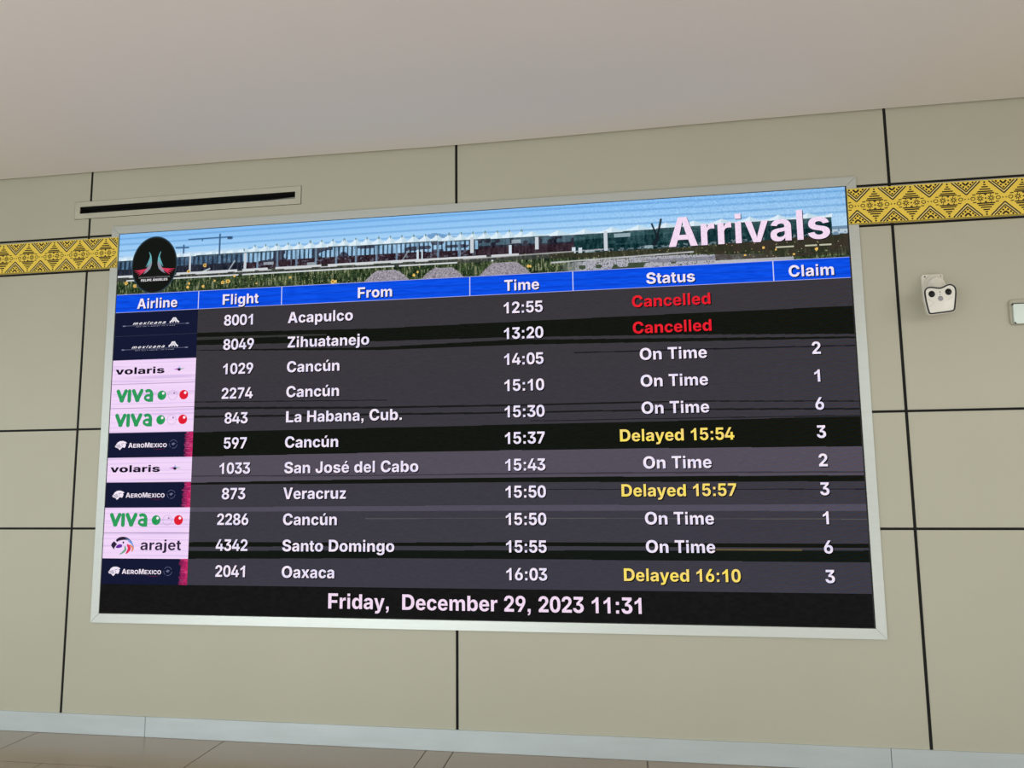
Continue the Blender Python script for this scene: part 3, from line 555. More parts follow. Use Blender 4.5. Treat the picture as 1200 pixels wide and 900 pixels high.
    bl = vnoise(x, z, 0.007, 0.030, 21)               # tall grass blades, light against dark
    g = paint(g, np.clip((bl - 0.60) * 3, 0, 0.75), (150, 152, 122)); g = paint(g, np.clip((0.42 - bl) * 3, 0, 0.7), (20, 30, 22))
    g = g + ((nn - 0.5) * 60)[..., None] * np.array([1, 1, 0.8])
    g = paint(g, ((z > 2.945) & (x < -0.4)) * 0.65, (66, 66, 70))
    dirt = ((z > np.interp(x, [-0.6, 0.0, 0.6], [2.95, 2.93, 2.925])) & (x > -0.45))
    g = paint(g, dirt * 0.75, (54, 52, 40)); 
    grav = np.clip((x + 0.40) / 0.15, 0, 1) * np.clip((0.80 - x - (2.93 - z) * -3) / 0.25, 0, 1) * (z < np.interp(x, [-0.5, -0.2, 0.3, 0.9], [2.90, 2.918, 2.925, 2.90]))
    g = paint(g, grav * 0.9, (184, 184, 198)); g = paint(g, grav * (nn > 0.82) * 0.8, (70, 66, 66))
    g = paint(g, ((x > -0.40) & (x < 0.35) & (z < 2.89) & (vnoise(x, z, 0.05, 0.03, 12) > 0.62)) * 0.85, (48, 62, 40))
    g = paint(g, ((x > 0.1) & (x < 0.6) & (z < 2.905) & (z > 2.882) & (x > 0.1 + (2.905 - z) * 5)) * 0.7, (120, 122, 136))
    rgt = x > 0.55
    g = paint(g, (rgt & (z > 2.875)) * 0.6, (50, 48, 38))
    g = paint(g, (rgt & (z > 2.875)) * np.clip((vnoise(x, z, 0.045, 0.022, 13) - 0.4) * 2.2, 0, 0.6), (62, 52, 46))
    g = paint(g, (rgt & (x < 1.0) & (z < 2.878)) * 0.8, (190, 190, 198))
    g = paint(g, ((x > 0.9) & (np.abs(z - 2.938 - 0.006 * (x - 1.1)) < 0.0035) & (vnoise(x, z, 0.03, 1, 14) > 0.35)) * 0.9, (205, 205, 180))
    g = paint(g, ((nn > 0.992) & (z > 2.87)) * 0.7, (222, 206, 150))
    c = np.where(gd[..., None], g, c)
    # white kerbs / road lines
    xk = x < -0.25
    for zz, w, lim in ((2.983, 0.006, -0.9), (2.973, 0.004, -1.3), (2.950, 0.005, -1.2)):
        k = xk & (abs(z - zz) < w) & (x < lim + vnoise(x, z, 0.1, 1, 15) * 0.6) & (vnoise(x, z, 0.06, 1.0, int(zz * 1000)) > (0.12 if w > 0.0045 else 0.45))
        c = paint(c, k * 0.9, (222, 226, 230))
    c = seg(c, -1.0, 2.972, -0.12, 2.985, 0.0035, (196, 196, 200), 0.8)
    c = seg(c, -0.44, 2.918, 0.42, 2.938, 0.0045, (206, 206, 214), 0.9)
    # gravel mounds
    for xc, hw, h in ((-1.505, 0.150, 0.068), (-1.135, 0.135, 0.066), (-0.735, 0.165, 0.078)):
        zt = 2.859 + h * np.clip(1.32 * (1 - np.abs((x - xc) / hw) ** 1.7), 0, 1) + 0.004 * (vnoise(x, z, 0.02, 1, 23) - 0.5)
        m = (z < zt) & (abs(x - xc) < hw)
        mc = np.ones(x.shape + (3,)) * np.array((148, 142, 152), float) + ((nn - 0.5) * 70)[..., None]
        c = np.where(m[..., None], mc, c)
    # flowers
    for fx, fz, r in ((-2.776, 3.030, 0.013), (-2.892, 2.995, 0.011), (-3.351, 2.936, 0.012), (-3.285, 2.914, 0.012), (-3.219, 2.885, 0.012), (-2.641, 2.905, 0.012),
                      (-2.605, 2.912, 0.014), (-2.782, 2.885, 0.010), (-2.894, 2.885, 0.010), (-2.885, 2.91, 0.008), (-1.869, 2.870, 0.014), (-1.850, 2.872, 0.010), (-2.40, 2.885, 0.006),
                      (-1.324, 2.885, 0.009), (-1.30, 2.905, 0.008), (-0.586, 2.905, 0.009), (-0.572, 2.903, 0.007), (-2.165, 2.915, 0.007), (-2.56, 2.945, 0.009),
                      (-2.70, 2.92, 0.007), (0.83, 2.94, 0.008), (0.90, 2.925, 0.006), (1.13, 2.915, 0.009), (1.0, 2.89, 0.006), (0.72, 2.90, 0.007)):
        d = np.hypot(x - fx, z - fz)
        c = paint(c, (d < r).astype(float), (232, 190, 98))
        if r > 0.0105: c = paint(c, (d < r * 0.4).astype(float), (96, 56, 30))
    return c

# ================================================================== SETTING
ZC = 3.752                                          # ceiling height at the wall
wall = MB()
wall.box(-8.6, 6.9, 0.10, 0.16, -0.05, 3.85)
JX = [-8.6, -6.276, -3.664, -1.048, 1.561, 4.175, 6.9]
JZ = [0.0, 1.289, 1.946, 3.0405, 3.285, 3.775]
for jx in JX[1:-1]:                                  # black sealant set just inside every joint
    for a, b in (((0.0, 3.414), (3.543, 3.775)) if jx == -3.664 else ((0.0, 3.775),)):
        wall.box(jx - 0.0084, jx + 0.0084, 0.0025, 0.10, a, b)
for jz in JZ[1:-1]:
    for a, b in zip(JX, JX[1:]):
        wall.box(a + 0.0085, b - 0.0085, 0.0025, 0.10, jz - 0.0071, jz + 0.0071)
wall_o = wall.build('wall_back', ['substrate'], None, kind='structure')
JX = [-8.6, -6.276, -3.664, -1.048, 1.561, 4.175, 6.9]
JZ = [0.0, 1.289, 1.946, 3.0405, 3.285, 3.775]
VX0, VX1, VZ0, VZ1 = -3.786, -2.104, 3.414, 3.543  # cut-out of the air slot
g = 0.0085
for i in range(len(JX) - 1):
    for j in range(len(JZ) - 1):
        x0, x1, z0, z1 = JX[i] + g, JX[i + 1] - g, JZ[j] + 0.0072, JZ[j + 1] - 0.0072
        mb = MB()
        if j == 4 and x0 < VX1 and x1 > VX0:
            a0, a1 = max(x0, VX0), min(x1, VX1)
            for (p, q, r, s) in ((x0, a0, z0, z1), (a1, x1, z0, z1), (a0, a1, z0, VZ0), (a0, a1, VZ1, z1)):
                if q - p > 0.001 and s - r > 0.001: mb.box(p, q, 0.0, 0.10, r, s)
            o = mb.build('wall_panel', ['panel'], wall_o)
        else:
            mb.box(x0, x1, 0.0, 0.10, z0, z1)
            o = mb.build('wall_panel', ['panel'], wall_o, bevel=0.0015)

# ceiling soffit, with the slight dip its plaster edge has over the board
def sag(x): return ZC - 0.0135 - 0.015 * math.exp(-((x + 0.95) / 1.25) ** 2)
mb = MB(); nx = 60
xs = [-8.6 + 15.5 * i / nx for i in range(nx + 1)]
prof = lambda x: [(x, -0.035, sag(x)), (x, -1.2, ZC - 0.015), (x, -7.5, ZC - 0.015), (x, -7.5, ZC + 0.3), (x, -0.035, ZC + 0.3)]
vs = [p for x in xs for p in prof(x)]
fs = []
for i in range(nx):
    for k in range(5):
        a, b = i * 5 + k, i * 5 + (k + 1) % 5
        fs.append((a, b, b + 5, a + 5))
fs += [(0, 4, 3, 2, 1), tuple(nx * 5 + k for k in range(5))]
mb.add(vs, fs)
ce = mb.build('ceiling', ['ceiling'], None, kind='structure')
bm = bmesh.new(); bm.from_mesh(ce.data); bmesh.ops.recalc_face_normals(bm, faces=bm.faces); bm.to_mesh(ce.data); bm.free()

# floor: tiles with recessed joints
mb = MB()
mb.box(-9.0, 7.2, -10.5, 0.16, -0.20, -0.004, 1)
gw = 0.003
def trow(y0, y1, joints):
    for a, b in zip(joints, joints[1:]):
        mb.box(a + gw, b - gw, y0 + gw, y1 - gw, -0.004, 0.0, 0)
P = 1.286
j0 = [-3.805 + P * k for k in range(-4, 9)]
trow(-0.48, 0.10, sorted(j0 + [-1.069]))
y = -0.48; off = -3.372
k = 0
while y > -10.0:
    jj = [off + P * q + (0.43 * (k % 3)) for q in range(-4, 9)]
    jj = [v for v in jj if abs(v + 1.069) > 0.08] + [-1.069]
    trow(y - 0.64, y, sorted(jj)); y -= 0.64; k += 1
mb.box(-1.072, -1.066, -10.2, 0.0, -0.004, -0.0005, 2)
mb.build('floor', ['tile', 'grout', 'grout_dark'], None, kind='structure')

# baseboard in butt-jointed lengths
mb = MB()
for a, b in zip([-8.6, -3.058, 1.352, 6.9], [-8.6, -3.058, 1.352, 6.9][1:]):
    mb.box(a + 0.0015, b - 0.0015, -0.012, -0.0005, 0.001, 0.1215)
mb.build('baseboard_back', ['base'], None, bevel=0.0012, kind='structure')

# ================================================================== PATTERNED FRIEZES
def clipx(pts, x0, x1):
    def half(pts, f, inter):
        out = []
        for i in range(len(pts)):
            a, b = pts[i], pts[(i + 1) % len(pts)]
            if f(a):
                out.append(a)
                if not f(b): out.append(inter(a, b))
            elif f(b): out.append(inter(a, b))
        return out
    def ix(v): return lambda a, b: (v, a[1] + (b[1] - a[1]) * (v - a[0]) / (b[0] - a[0]))
    pts = half(pts, lambda p: p[0] >= x0, ix(x0))
    if pts: pts = half(pts, lambda p: p[0] <= x1, ix(x1))
    return pts

def frieze(x0, x1, phase, z0, z1, label):
    root = empty('patterned_frieze', ((x0 + x1) / 2, 0, z0))
    tag(root, label, 'frieze')
    yb, yf = -0.0155, -0.0225
    mb = MB(); mb.box(x0, x1, yf, yb, z0, z1)
    mb.box(x0 if x0 < -5 else 1.376, x1 if x1 > 5 else -3.481, yb, -0.0004, z0, z1)
    mb.build('yellow_plate', ['yellow'], root)
    mb = MB(); mb.box(x0, x1, yf - 0.0003, yf - 0.0001, z0 - 0.0005, z0 + 0.003, 0)
    mb.build('plate_edge', ['frieze_edge'], root)
    W, H = 0.1990, z1 - z0; zc = (z0 + z1) / 2
    pm = MB(); y = yf - 0.0004
    def add(pts, cx, mi=0):
        q = clipx([(cx + u * W, zc + v * H) for u, v in pts], x0 + 0.002, x1 - 0.002)
        if len(q) >= 3: pm.poly(q, y if mi == 0 else y + 0.0002, mi)
    def rect(cx, u, v, hu, hv): add([(u - hu, v - hv), (u + hu, v - hv), (u + hu, v + hv), (u - hu, v + hv)], cx)
    def disc(cx, u, v, r): add([(u + r * math.cos(a * math.pi / 4) * H / W, v + r * math.sin(a * math.pi / 4)) for a in range(8)], cx)
    def bar(cx, u0, v0, u1, v1, th, mi=0):
        dx, dz = (u1 - u0) * W, (v1 - v0) * H; L = math.hypot(dx, dz)
        nx_, nz_ = -dz / L * th / 2, dx / L * th / 2
        add([(u0 + nx_ / W, v0 + nz_ / H), (u1 + nx_ / W, v1 + nz_ / H), (u1 - nx_ / W, v1 - nz_ / H), (u0 - nx_ / W, v0 - nz_ / H)], cx, mi)
    k0 = int(math.floor((x0 - phase) / W)) - 1; k1 = int(math.ceil((x1 - phase) / W)) + 1
    for k in range(k0, k1 + 1):
        cx = phase + k * W
        for s in (-1, 1):
            disc(cx, 0, s * 0.445, 0.026)
            for v, hw in ((0.375, 0.035), (0.315, 0.085), (0.250, 0.145), (0.187, 0.205), (0.138, 0.24)):
                rect(cx, 0, s * v, hw, 0.0175)
            rect(cx, -0.30, s * 0.105, 0.045, 0.013); rect(cx, 0.30, s * 0.105, 0.045, 0.013)
            add([(-0.045, s * 0.118), (0.045, s * 0.118), (0, s * 0.068)], cx)
            for t in (-0.145, 0.145):
                add([(t - 0.022, s * 0.118), (t + 0.022, s * 0.118), (t, s * 0.085)], cx)
            disc(cx, s * 0.455, 0, 0.018)
            for a in range(8):
                an = a * math.pi / 4 + 0.2
                bar(cx, s * 0.145 + 0.026 * math.cos(an) * H / W, 0.026 * math.sin(an), s * 0.145 + 0.084 * math.cos(an) * H / W, 0.084 * math.sin(an), 0.0052)
            R = [(s * 0.335 + 0.058 * math.cos(a * math.pi / 5), 0.045 * math.sin(a * math.pi / 5)) for a in range(10)]
            for a in range(10):
                bar(cx, *R[a], *R[(a + 1) % 10], 0.0042)
        rect(cx, 0, 0, 0.020, 0.020)
        cv = cx + W / 2                              # chevrons between two diamonds
        for s in (-1, 1):
            for ap, hw, th in ((0.120, 0.385, 0.0072), (0.205, 0.300, 0.0066)):
                bar(cv, 0, s * ap, -hw, s * 0.478, th); bar(cv, 0, s * ap, hw, s * 0.478, th)
            bar(cv, 0, s * 0.160, -0.335, s * 0.475, 0.0052, 1); bar(cv, 0, s * 0.160, 0.335, s * 0.475, 0.0052, 1)
            for u, v in ((0, 0.285), (-0.065, 0.345), (0.065, 0.345), (-0.135, 0.40), (0.135, 0.40), (-0.19, 0.455), (0.19, 0.455)):
                disc(cv, u, s * v, 0.028)
            bar(cv, 0, s * 0.385, -0.085, s * 0.465, 0.0100); bar(cv, 0, s * 0.385, 0.085, s * 0.465, 0.0100)
    pm.build('woven_pattern', ['brown', 'cream'], root)
    return root

frieze(-8.3, -3.4225, -3.512, 3.0490, 3.2600, 'yellow frieze plate with dark geometric pattern on the left side of the arrivals board')
frieze(1.3165, 6.7, 1.4655, 3.0490, 3.2630, 'yellow frieze plate with dark geometric pattern on the right, above the security camera')

# ================================================================== AIR SLOT
vr = empty('slot_vent', (-2.945, 0, 3.4785))
tag(vr, 'long narrow slot vent with pale rim set in the wall above the board', 'vent')
mb = MB()
A0, A1, B0, B1 = VX0 + 0.004, VX1 - 0.004, VZ0 + 0.003, VZ1 - 0.003
S0, S1, T0, T1 = -3.744, -2.148, 3.4545, 3.5045
mb.box(A0, S0, -0.003, 0.002, B0, B1); mb.box(S1, A1, -0.003, 0.002, B0, B1)
mb.box(S0, S1, -0.003, 0.002, B0, T0); mb.box(S0, S1, -0.003, 0.002, T1, B1)
mb.build('vent_frame', ['vent'], vr)
mb = MB()
mb.box(S0 - 0.01, S1 + 0.01, 0.088, 0.092, T0 - 0.01, T1 + 0.01)
mb.box(S0 - 0.01, S1 + 0.01, 0.0025, 0.088, T1 + 0.001, T1 + 0.006)
mb.box(S0 - 0.01, S1 + 0.01, 0.0025, 0.088, T0 - 0.006, T0 - 0.001)
mb.box(S0 - 0.01, S0 - 0.003, 0.0025, 0.088, T0 - 0.001, T1 + 0.001); mb.box(S1 + 0.003, S1 + 0.01, 0.0025, 0.088, T0 - 0.001, T1 + 0.001)
mb.build('duct_box', ['vent_dark'], vr)
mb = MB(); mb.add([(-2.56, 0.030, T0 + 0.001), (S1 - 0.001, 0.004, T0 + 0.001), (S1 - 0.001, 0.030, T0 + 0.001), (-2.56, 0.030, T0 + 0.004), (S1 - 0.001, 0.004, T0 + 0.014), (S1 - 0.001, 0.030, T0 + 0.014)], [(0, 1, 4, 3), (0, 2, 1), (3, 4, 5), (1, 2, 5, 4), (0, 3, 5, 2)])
mb.build('vent_lit_sliver', ['vent_lit_sliver'], vr)  # added wedge; light on the slot's lower lip put into its shape and grey

# ================================================================== ARRIVALS BOARD
board = empty('arrivals_board', (-1.053, 0, 0.691))
tag(board, 'huge wall-mounted airport arrivals screen in a flat silver frame', 'screen')
FO = (-3.478, 1.373, 0.6915, 3.3405)
FI = (-3.4215, 1.3165, 0.7485, 3.2865)
yf0, yf1 = -0.0145, -0.0005
def bar4(p):
    mb = MB()
    vs = [(x, yf0, z) for x, z in p] + [(x, yf1, z) for x, z in p]
    mb.add(vs, [(0, 1, 2, 3), (7, 6, 5, 4), (0, 4, 5, 1), (1, 5, 6, 2), (2, 6, 7, 3), (3, 7, 4, 0)])
    o = mb.build('frame_bar', ['aluminium'], board, bevel=0.0008)
    return o
e = 0.0006
ox0, ox1, oz0, oz1 = FO; ix0, ix1, iz0, iz1 = FI
bar4([(ox0 + e, oz0), (ox1 - e, oz0), (ix1 - e, iz0), (ix0 + e, iz0)])
bar4([(ix0 + e, iz1), (ix1 - e, iz1), (ox1 - e, oz1), (ox0 + e, oz1)])
bar4([(ox0, oz0 + e), (ix0, iz0 + e), (ix0, iz1 - e), (ox0, oz1 - e)])
bar4([(ix1, iz0 + e), (ox1, oz0 + e), (ox1, oz1 - e), (ix1, iz1 - e)])
mb = MB(); mb.box(ix0, ix1, -0.0092, -0.0006, iz0, iz1)
mb.build('screen_panel', ['bezel'], board)

# --- photo banner
ban = mosaic('photo_banner', LX0, LX1, 2.8575, 3.283, 1050, 90, photo_col, board)
# emblem
mb = MB()
cx, cz, rx, rz = -3.147, 3.053, 0.163, 0.193
for k, s in ((3, 1.035), (4, 1.0), (0, 0.965)):
    mb.poly([(cx + rx * s * math.cos(t), max(cz + rz * s * math.sin(t), 2.8600)) for t in [2 * math.pi * i / 72 for i in range(72)]], Y_SH - 0.0001 * (1.1 - s) * 10, k)
def feather(sg, col, p0, p1, p2, w):
    pts = []
    for i in range(13):
        t = i / 12
        x = (1 - t) ** 2 * p0[0] + 2 * t * (1 - t) * p1[0] + t * t * p2[0]
        z = (1 - t) ** 2 * p0[1] + 2 * t * (1 - t) * p1[1] + t * t * p2[1]
        pts.append((cx + 0.002 + sg * x, cz + z))
    mb.stroke(pts, w, Y_TX + 0.0001, col, [math.sin(math.pi * (0.06 + 0.90 * i / 12)) ** 0.8 for i in range(13)])
for sg in (-1, 1):
    for k in range(4):
        feather(sg, 1, (0.044 - 0.004 * k, 0.092 - 0.006 * k), (0.016 + 0.004 * k, 0.045), (0.034 + 0.010 * k, -0.030 + 0.006 * k), 0.010)
    for k in range(4):
        feather(sg, 5, (0.022 + 0.004 * k, 0.022), (0.028 + 0.008 * k, -0.035), (0.082 - 0.004 * k, -0.060 + 0.010 * k), 0.009)
    for k in range(4):
        feather(sg, 2, (0.048 + 0.004 * k, -0.022 - 0.001 * k), (0.085, -0.036 - 0.004 * k), (0.152 - 0.012 * k, -0.034 - 0.012 * k), 0.0075)
wt = text_w('FELIPE ÁNGELES', 0.022, 1.05)
text_into(mb, 'FELIPE ÁNGELES', cx + 0.004 - wt / 2, cz - 0.112, 0.022, Y_TX, 6, 1.05)
wt = text_w('AEROPUERTO INTERNACIONAL', 0.0135, 1.12)
text_into(mb, 'AEROPUERTO INTERNACIONAL', cx - wt / 2 + 0.004, cz - 0.090, 0.0135, Y_TX, 7, 1.12)
M['em_black'] = glow('emblem_black', rgb(22, 24, 22)); M['em_teal'] = glow('emblem_teal', rgb(84, 164, 172), rgb(120, 180, 186), scale=120)
M['em_red'] = glow('emblem_red', rgb(226, 50, 84), rgb(196, 60, 90), scale=120); M['em_e1'] = glow('emblem_soft_edge', rgb(52, 72, 84))
M['em_e2'] = glow('emblem_soft_edge_inner', rgb(30, 35, 36)); M['em_grey'] = glow('emblem_grey', rgb(136, 142, 158), rgb(160, 130, 150), scale=120)
M['em_w'] = glow('emblem_white', rgb(236, 232, 236)); M['em_dim'] = glow('emblem_dim_text', rgb(120, 120, 122))
mb.build('airport_emblem', ['em_black', 'em_teal', 'em_red', 'em_e1', 'em_e2', 'em_grey', 'em_w', 'em_dim'], ban)
lettering('title_lettering', 'Arrivals', 0.272, 2.9755, 0.2555, 'title', ban, sh=0.016, xs=0.996)

# --- header cells
HD = [(-3.418, -2.8115, 'Airline', -3.1115), (-2.8115, -2.2206, 'Flight', -2.5115), (-2.2206, -0.9592, 'From', -1.583), (-0.9592, -0.3096, 'Time', -0.629),
      (-0.3096, 0.8785, 'Status', 0.280), (0.8785, 1.309, 'Claim', 1.0925)]
M['hdr_line'] = glow('header_divider', rgb(196, 204, 242))
for a, b, s, tx in HD:
    c = mosaic('header_cell', a, b, 2.7310, 2.8575, int((b - a) / 0.010), 40, header_col, board)
    lettering('header_lettering', s, tx, 2.7535, 0.0965, 'w', c, 'C', sh=0.06)
    if a > -3.4:
        mb = MB(); mb.quad(a - 0.003, a + 0.003, 2.7335, 2.8545, Y_SH); mb.build('divider_line', ['hdr_line'], c)

# --- airline logo tiles
def lg(*c): return rgb(*c)
LM = {}
def lm(key, *a, **k):
    if key not in M: M[key] = glow(key, *a, **k)
    return key
TXL, TXR = LX0, -2.8115
def tile_bg(name, z0, z1, fn, parent): return mosaic(name, TXL, TXR, z0, z1, 121, 52, fn, parent, y=Y_ROW)
def pink_bg(x, z):
    c = np.ones(x.shape + (3,)) * np.array((242, 214, 250), float)
    n = vnoise(x, z, 0.6, 0.007, 31)
    c = paint(c, np.clip((n - 0.55) * 2.2, 0, 0.6), (206, 180, 226))
    c = paint(c, np.clip((vnoise(x, z, 0.3, 0.012, 33) - 0.5) * 1.4, 0, 0.5), (250, 222, 250))
    return c
def edge_line(c, z, z1, col=(128, 110, 140)):
    return paint(c, (z > z1 - 0.005) * 0.75, col)
def navy_bg(x, z):
    c = np.ones(x.shape + (3,)) * np.array((22, 26, 52), float)
    return c + (rng.random(x.shape)[..., None] - 0.5) * np.array([5, 5, 8])

def T(u, v, z0): return (TXL + u * (TXR - TXL), z0 + v * PITCH)
YL = -0.0108

def logo_mexicana(z0, z1, par):
    def f(x, z):
        c = navy_bg(x, z); return paint(c, (z < z0 + 0.004) * 0.6, (70, 74, 90))
    t = tile_bg('airline_logo', z0, z1, f, par)
    mb = MB(); wm = MB()
    x, z = T(0.215, 0.475, z0); w = T(0.612, 0, z0)[0] - x
    em = 0.0275; xs = (w - 7 * 0.007) / text_w('mexicana', em)
    text_into(wm, 'mexicana', x, z, em, YL, 0, xs, slant=0.7, sp=0.007)
    # stylised eagle-and-peak mark
    ax, az = T(0.722, 0.50, z0); h = 0.034; q = 0.033
    mb.poly([(ax - 0.011, az + h), (ax + 0.011, az + h), (ax + 0.009, az + h * 0.72), (ax - 0.009, az + h * 0.72)], YL, 0)
    mb.stroke([(ax - 0.007, az + h * 0.9), (ax - 0.016, az + h * 0.45), (ax - q, az)], 0.010, YL, 0)
    mb.stroke([(ax + 0.007, az + h * 0.9), (ax + 0.016, az + h * 0.45), (ax + q, az)], 0.010, YL, 0)
    mb.stroke([(ax, az + h * 0.62), (ax - 0.012, az)], 0.007, YL, 0); mb.stroke([(ax, az + h * 0.62), (ax + 0.012, az)], 0.007, YL, 0)
    l0, l1 = T(0.115, 0.435, z0), T(0.88, 0.445, z0)
    mb.stroke([l0, l1], 0.0022, YL + 0.0001, 1)
    mb.ell(*l0, 0.013, 0.0042, YL, 1); mb.ell(*l1, 0.013, 0.0042, YL, 1)
    r = random.Random(5); u = 0.26                  # tiny tagline, too small to read
    while u < 0.72:
        wd = r.uniform(0.010, 0.022)
        a, b = T(u, 0.365 + 0.01, z0), T(u + wd * 0.75, 0.385 + 0.01, z0)
        mb.poly([(a[0], a[1]), (b[0] - 0.003, a[1]), (b[0], b[1] + r.uniform(-0.001, 0.002)), (a[0] + 0.003, b[1])], YL, 2)
        u += wd + (0.012 if r.random() < 0.15 else 0.0)
    for nm_, q_ in (('wordmark', wm), ('logo_symbol', mb)): q_.build(nm_, [lm('mex_white', rgb(240, 236, 244)), lm('mex_grey', rgb(120, 124, 150)), lm('mex_dim', rgb(172, 172, 190))], t)
    return t

def logo_volaris(z0, z1, par):
    t = tile_bg('airline_logo', z0, z1, lambda x, z: paint(pink_bg(x, z), (z < z0 + 0.0035) * 0.6, (128, 110, 140)), par)
    mb = MB(); wm = MB()
    x, z = T(0.04, 0.415, z0); em = 0.063
    xs = (T(0.635, 0, z0)[0] - x) / text_w('volaris', em)
    for dx_, dz_ in ((-0.0012, 0.0007), (0.0012, 0.0007), (-0.0012, -0.0007), (0.0012, -0.0007)): text_into(wm, 'volaris', x + dx_, z + dz_, em, YL + dx_ * 0.02 + dz_ * 0.01, 0, xs)
    sx, sz = T(0.805, 0.555, z0)
    def spike(dx, dz, w, mi, k=1.0):
        d = math.hypot(dx, dz); px, pz = -dz / d * w, dx / d * w
        mb.poly([(sx + px, sz + pz), (sx - px, sz - pz), (sx + dx * k, sz + dz * k)], YL, mi)
    spike(-0.042, 0.001, 0.007, 1); spike(0.045, 0.004, 0.006, 3); spike(0.000, 0.024, 0.009, 2); spike(0.001, -0.016, 0.010, 4)
    for dx, dz, mi in ((-0.018, 0.008, 1), (0.018, 0.010, 2), (0.016, -0.005, 3), (-0.012, -0.006, 5)): spike(dx, dz, 0.006, mi)
    mb.ell(sx, sz - 0.002, 0.011, 0.008, YL - 0.0001, 0)
    for nm_, q_ in (('wordmark', wm), ('logo_symbol', mb)): q_.build(nm_, [lm('vol_black', rgb(26, 20, 34)), lm('vol_magenta', rgb(178, 84, 178)), lm('vol_cyan', rgb(150, 178, 226)),
                           lm('vol_green', rgb(150, 180, 160)), lm('vol_grey', rgb(110, 100, 140)), lm('vol_violet', rgb(120, 90, 170))], t)
    return t

def logo_viva(z0, z1, par):
    t = tile_bg('airline_logo', z0, z1, lambda x, z: paint(pink_bg(x, z), (z < z0 + 0.0035) * 0.75, (110, 94, 124)), par)
    mb = MB(); wm = MB()
    def P2(u, v): return T(u, v, z0)
    wst = 0.0265
    def vee(u0, u1):
        a, b, c = P2(u0, 0.715), P2((u0 + u1) / 2, 0.33), P2(u1, 0.715)
        wm.stroke([a, b], wst, YL, 0); wm.stroke([b, c], wst, YL, 0); wm.ell(b[0], b[1], wst * 0.62, wst * 0.5, YL, 0)
        for p in (a, c): wm.ell(p[0], p[1], wst / 2, wst / 2, YL, 0)
    vee(0.085, 0.178)
    a, b = P2(0.222, 0.71), P2(0.222, 0.32)
    wm.stroke([a, b], wst, YL, 0)
    for p in (a, b): wm.ell(p[0], p[1], wst / 2, wst / 2, YL, 0)
    vee(0.272, 0.368)
    # lower-case a as tall as the capitals
    sx, sz0 = P2(0.488, 0.30); _, szt = P2(0.488, 0.60)
    wm.stroke([(sx, sz0 - 0.004), (sx, szt)], wst, YL, 0)
    bx, bz = P2(0.452, 0.42)
    ring = [(bx + 0.024 * math.cos(k * math.pi / 8), bz + 0.0165 * math.sin(k * math.pi / 8)) for k in range(17)]
    wm.stroke(ring, 0.018, YL, 0)
    arc = [(sx - 0.024 + 0.0245 * math.cos(k * math.pi / 10), szt - 0.002 + 0.021 * math.sin(k * math.pi / 10)) for k in range(0, 9)]
    wm.stroke(arc, 0.021, YL, 0)
    bq = P2(0.468, 0.285); wm.stroke([(bq[0] - 0.014, bq[1] + 0.003), (sx + wst / 2, bq[1] + 0.003)], 0.018, YL, 0)
    r = 0.0315
    c1, c2, c3 = P2(0.612, 0.505), P2(0.742, 0.505), P2(0.872, 0.505)
    mb.ell(*c1, r, r, YL, 0, 32); mb.ell(c1[0] + 0.010, c1[1] + 0.013, 0.009, 0.009, YL - 0.0001, 2)
    mb.ell(c1[0] - 0.008, c1[1] - 0.010, 0.012, 0.010, YL - 0.0001, 5)
    rg = [(c2[0] + r * math.cos(k * math.pi / 18), c2[1] + r * math.sin(k * math.pi / 18)) for k in range(37)]
    mb.stroke(rg, 0.0028, YL, 3); mb.ell(c2[0] + 0.010, c2[1] + 0.013, 0.006, 0.006, YL, 4)
    mb.ell(*c3, r, r, YL, 1, 32); mb.ell(c3[0] + 0.010, c3[1] + 0.013, 0.009, 0.009, YL - 0.0001, 2)
    for nm_, q_ in (('wordmark', wm), ('logo_symbol', mb)): q_.build(nm_, [lm('viva_green', rgb(44, 158, 86), rgb(52, 150, 98)), lm('viva_red', rgb(224, 32, 52)), lm('viva_white', rgb(250, 240, 250)),
                           lm('viva_line', rgb(196, 172, 206)), lm('viva_dot', rgb(150, 120, 150)), lm('viva_deep', rgb(30, 150, 70))], t)
    return t

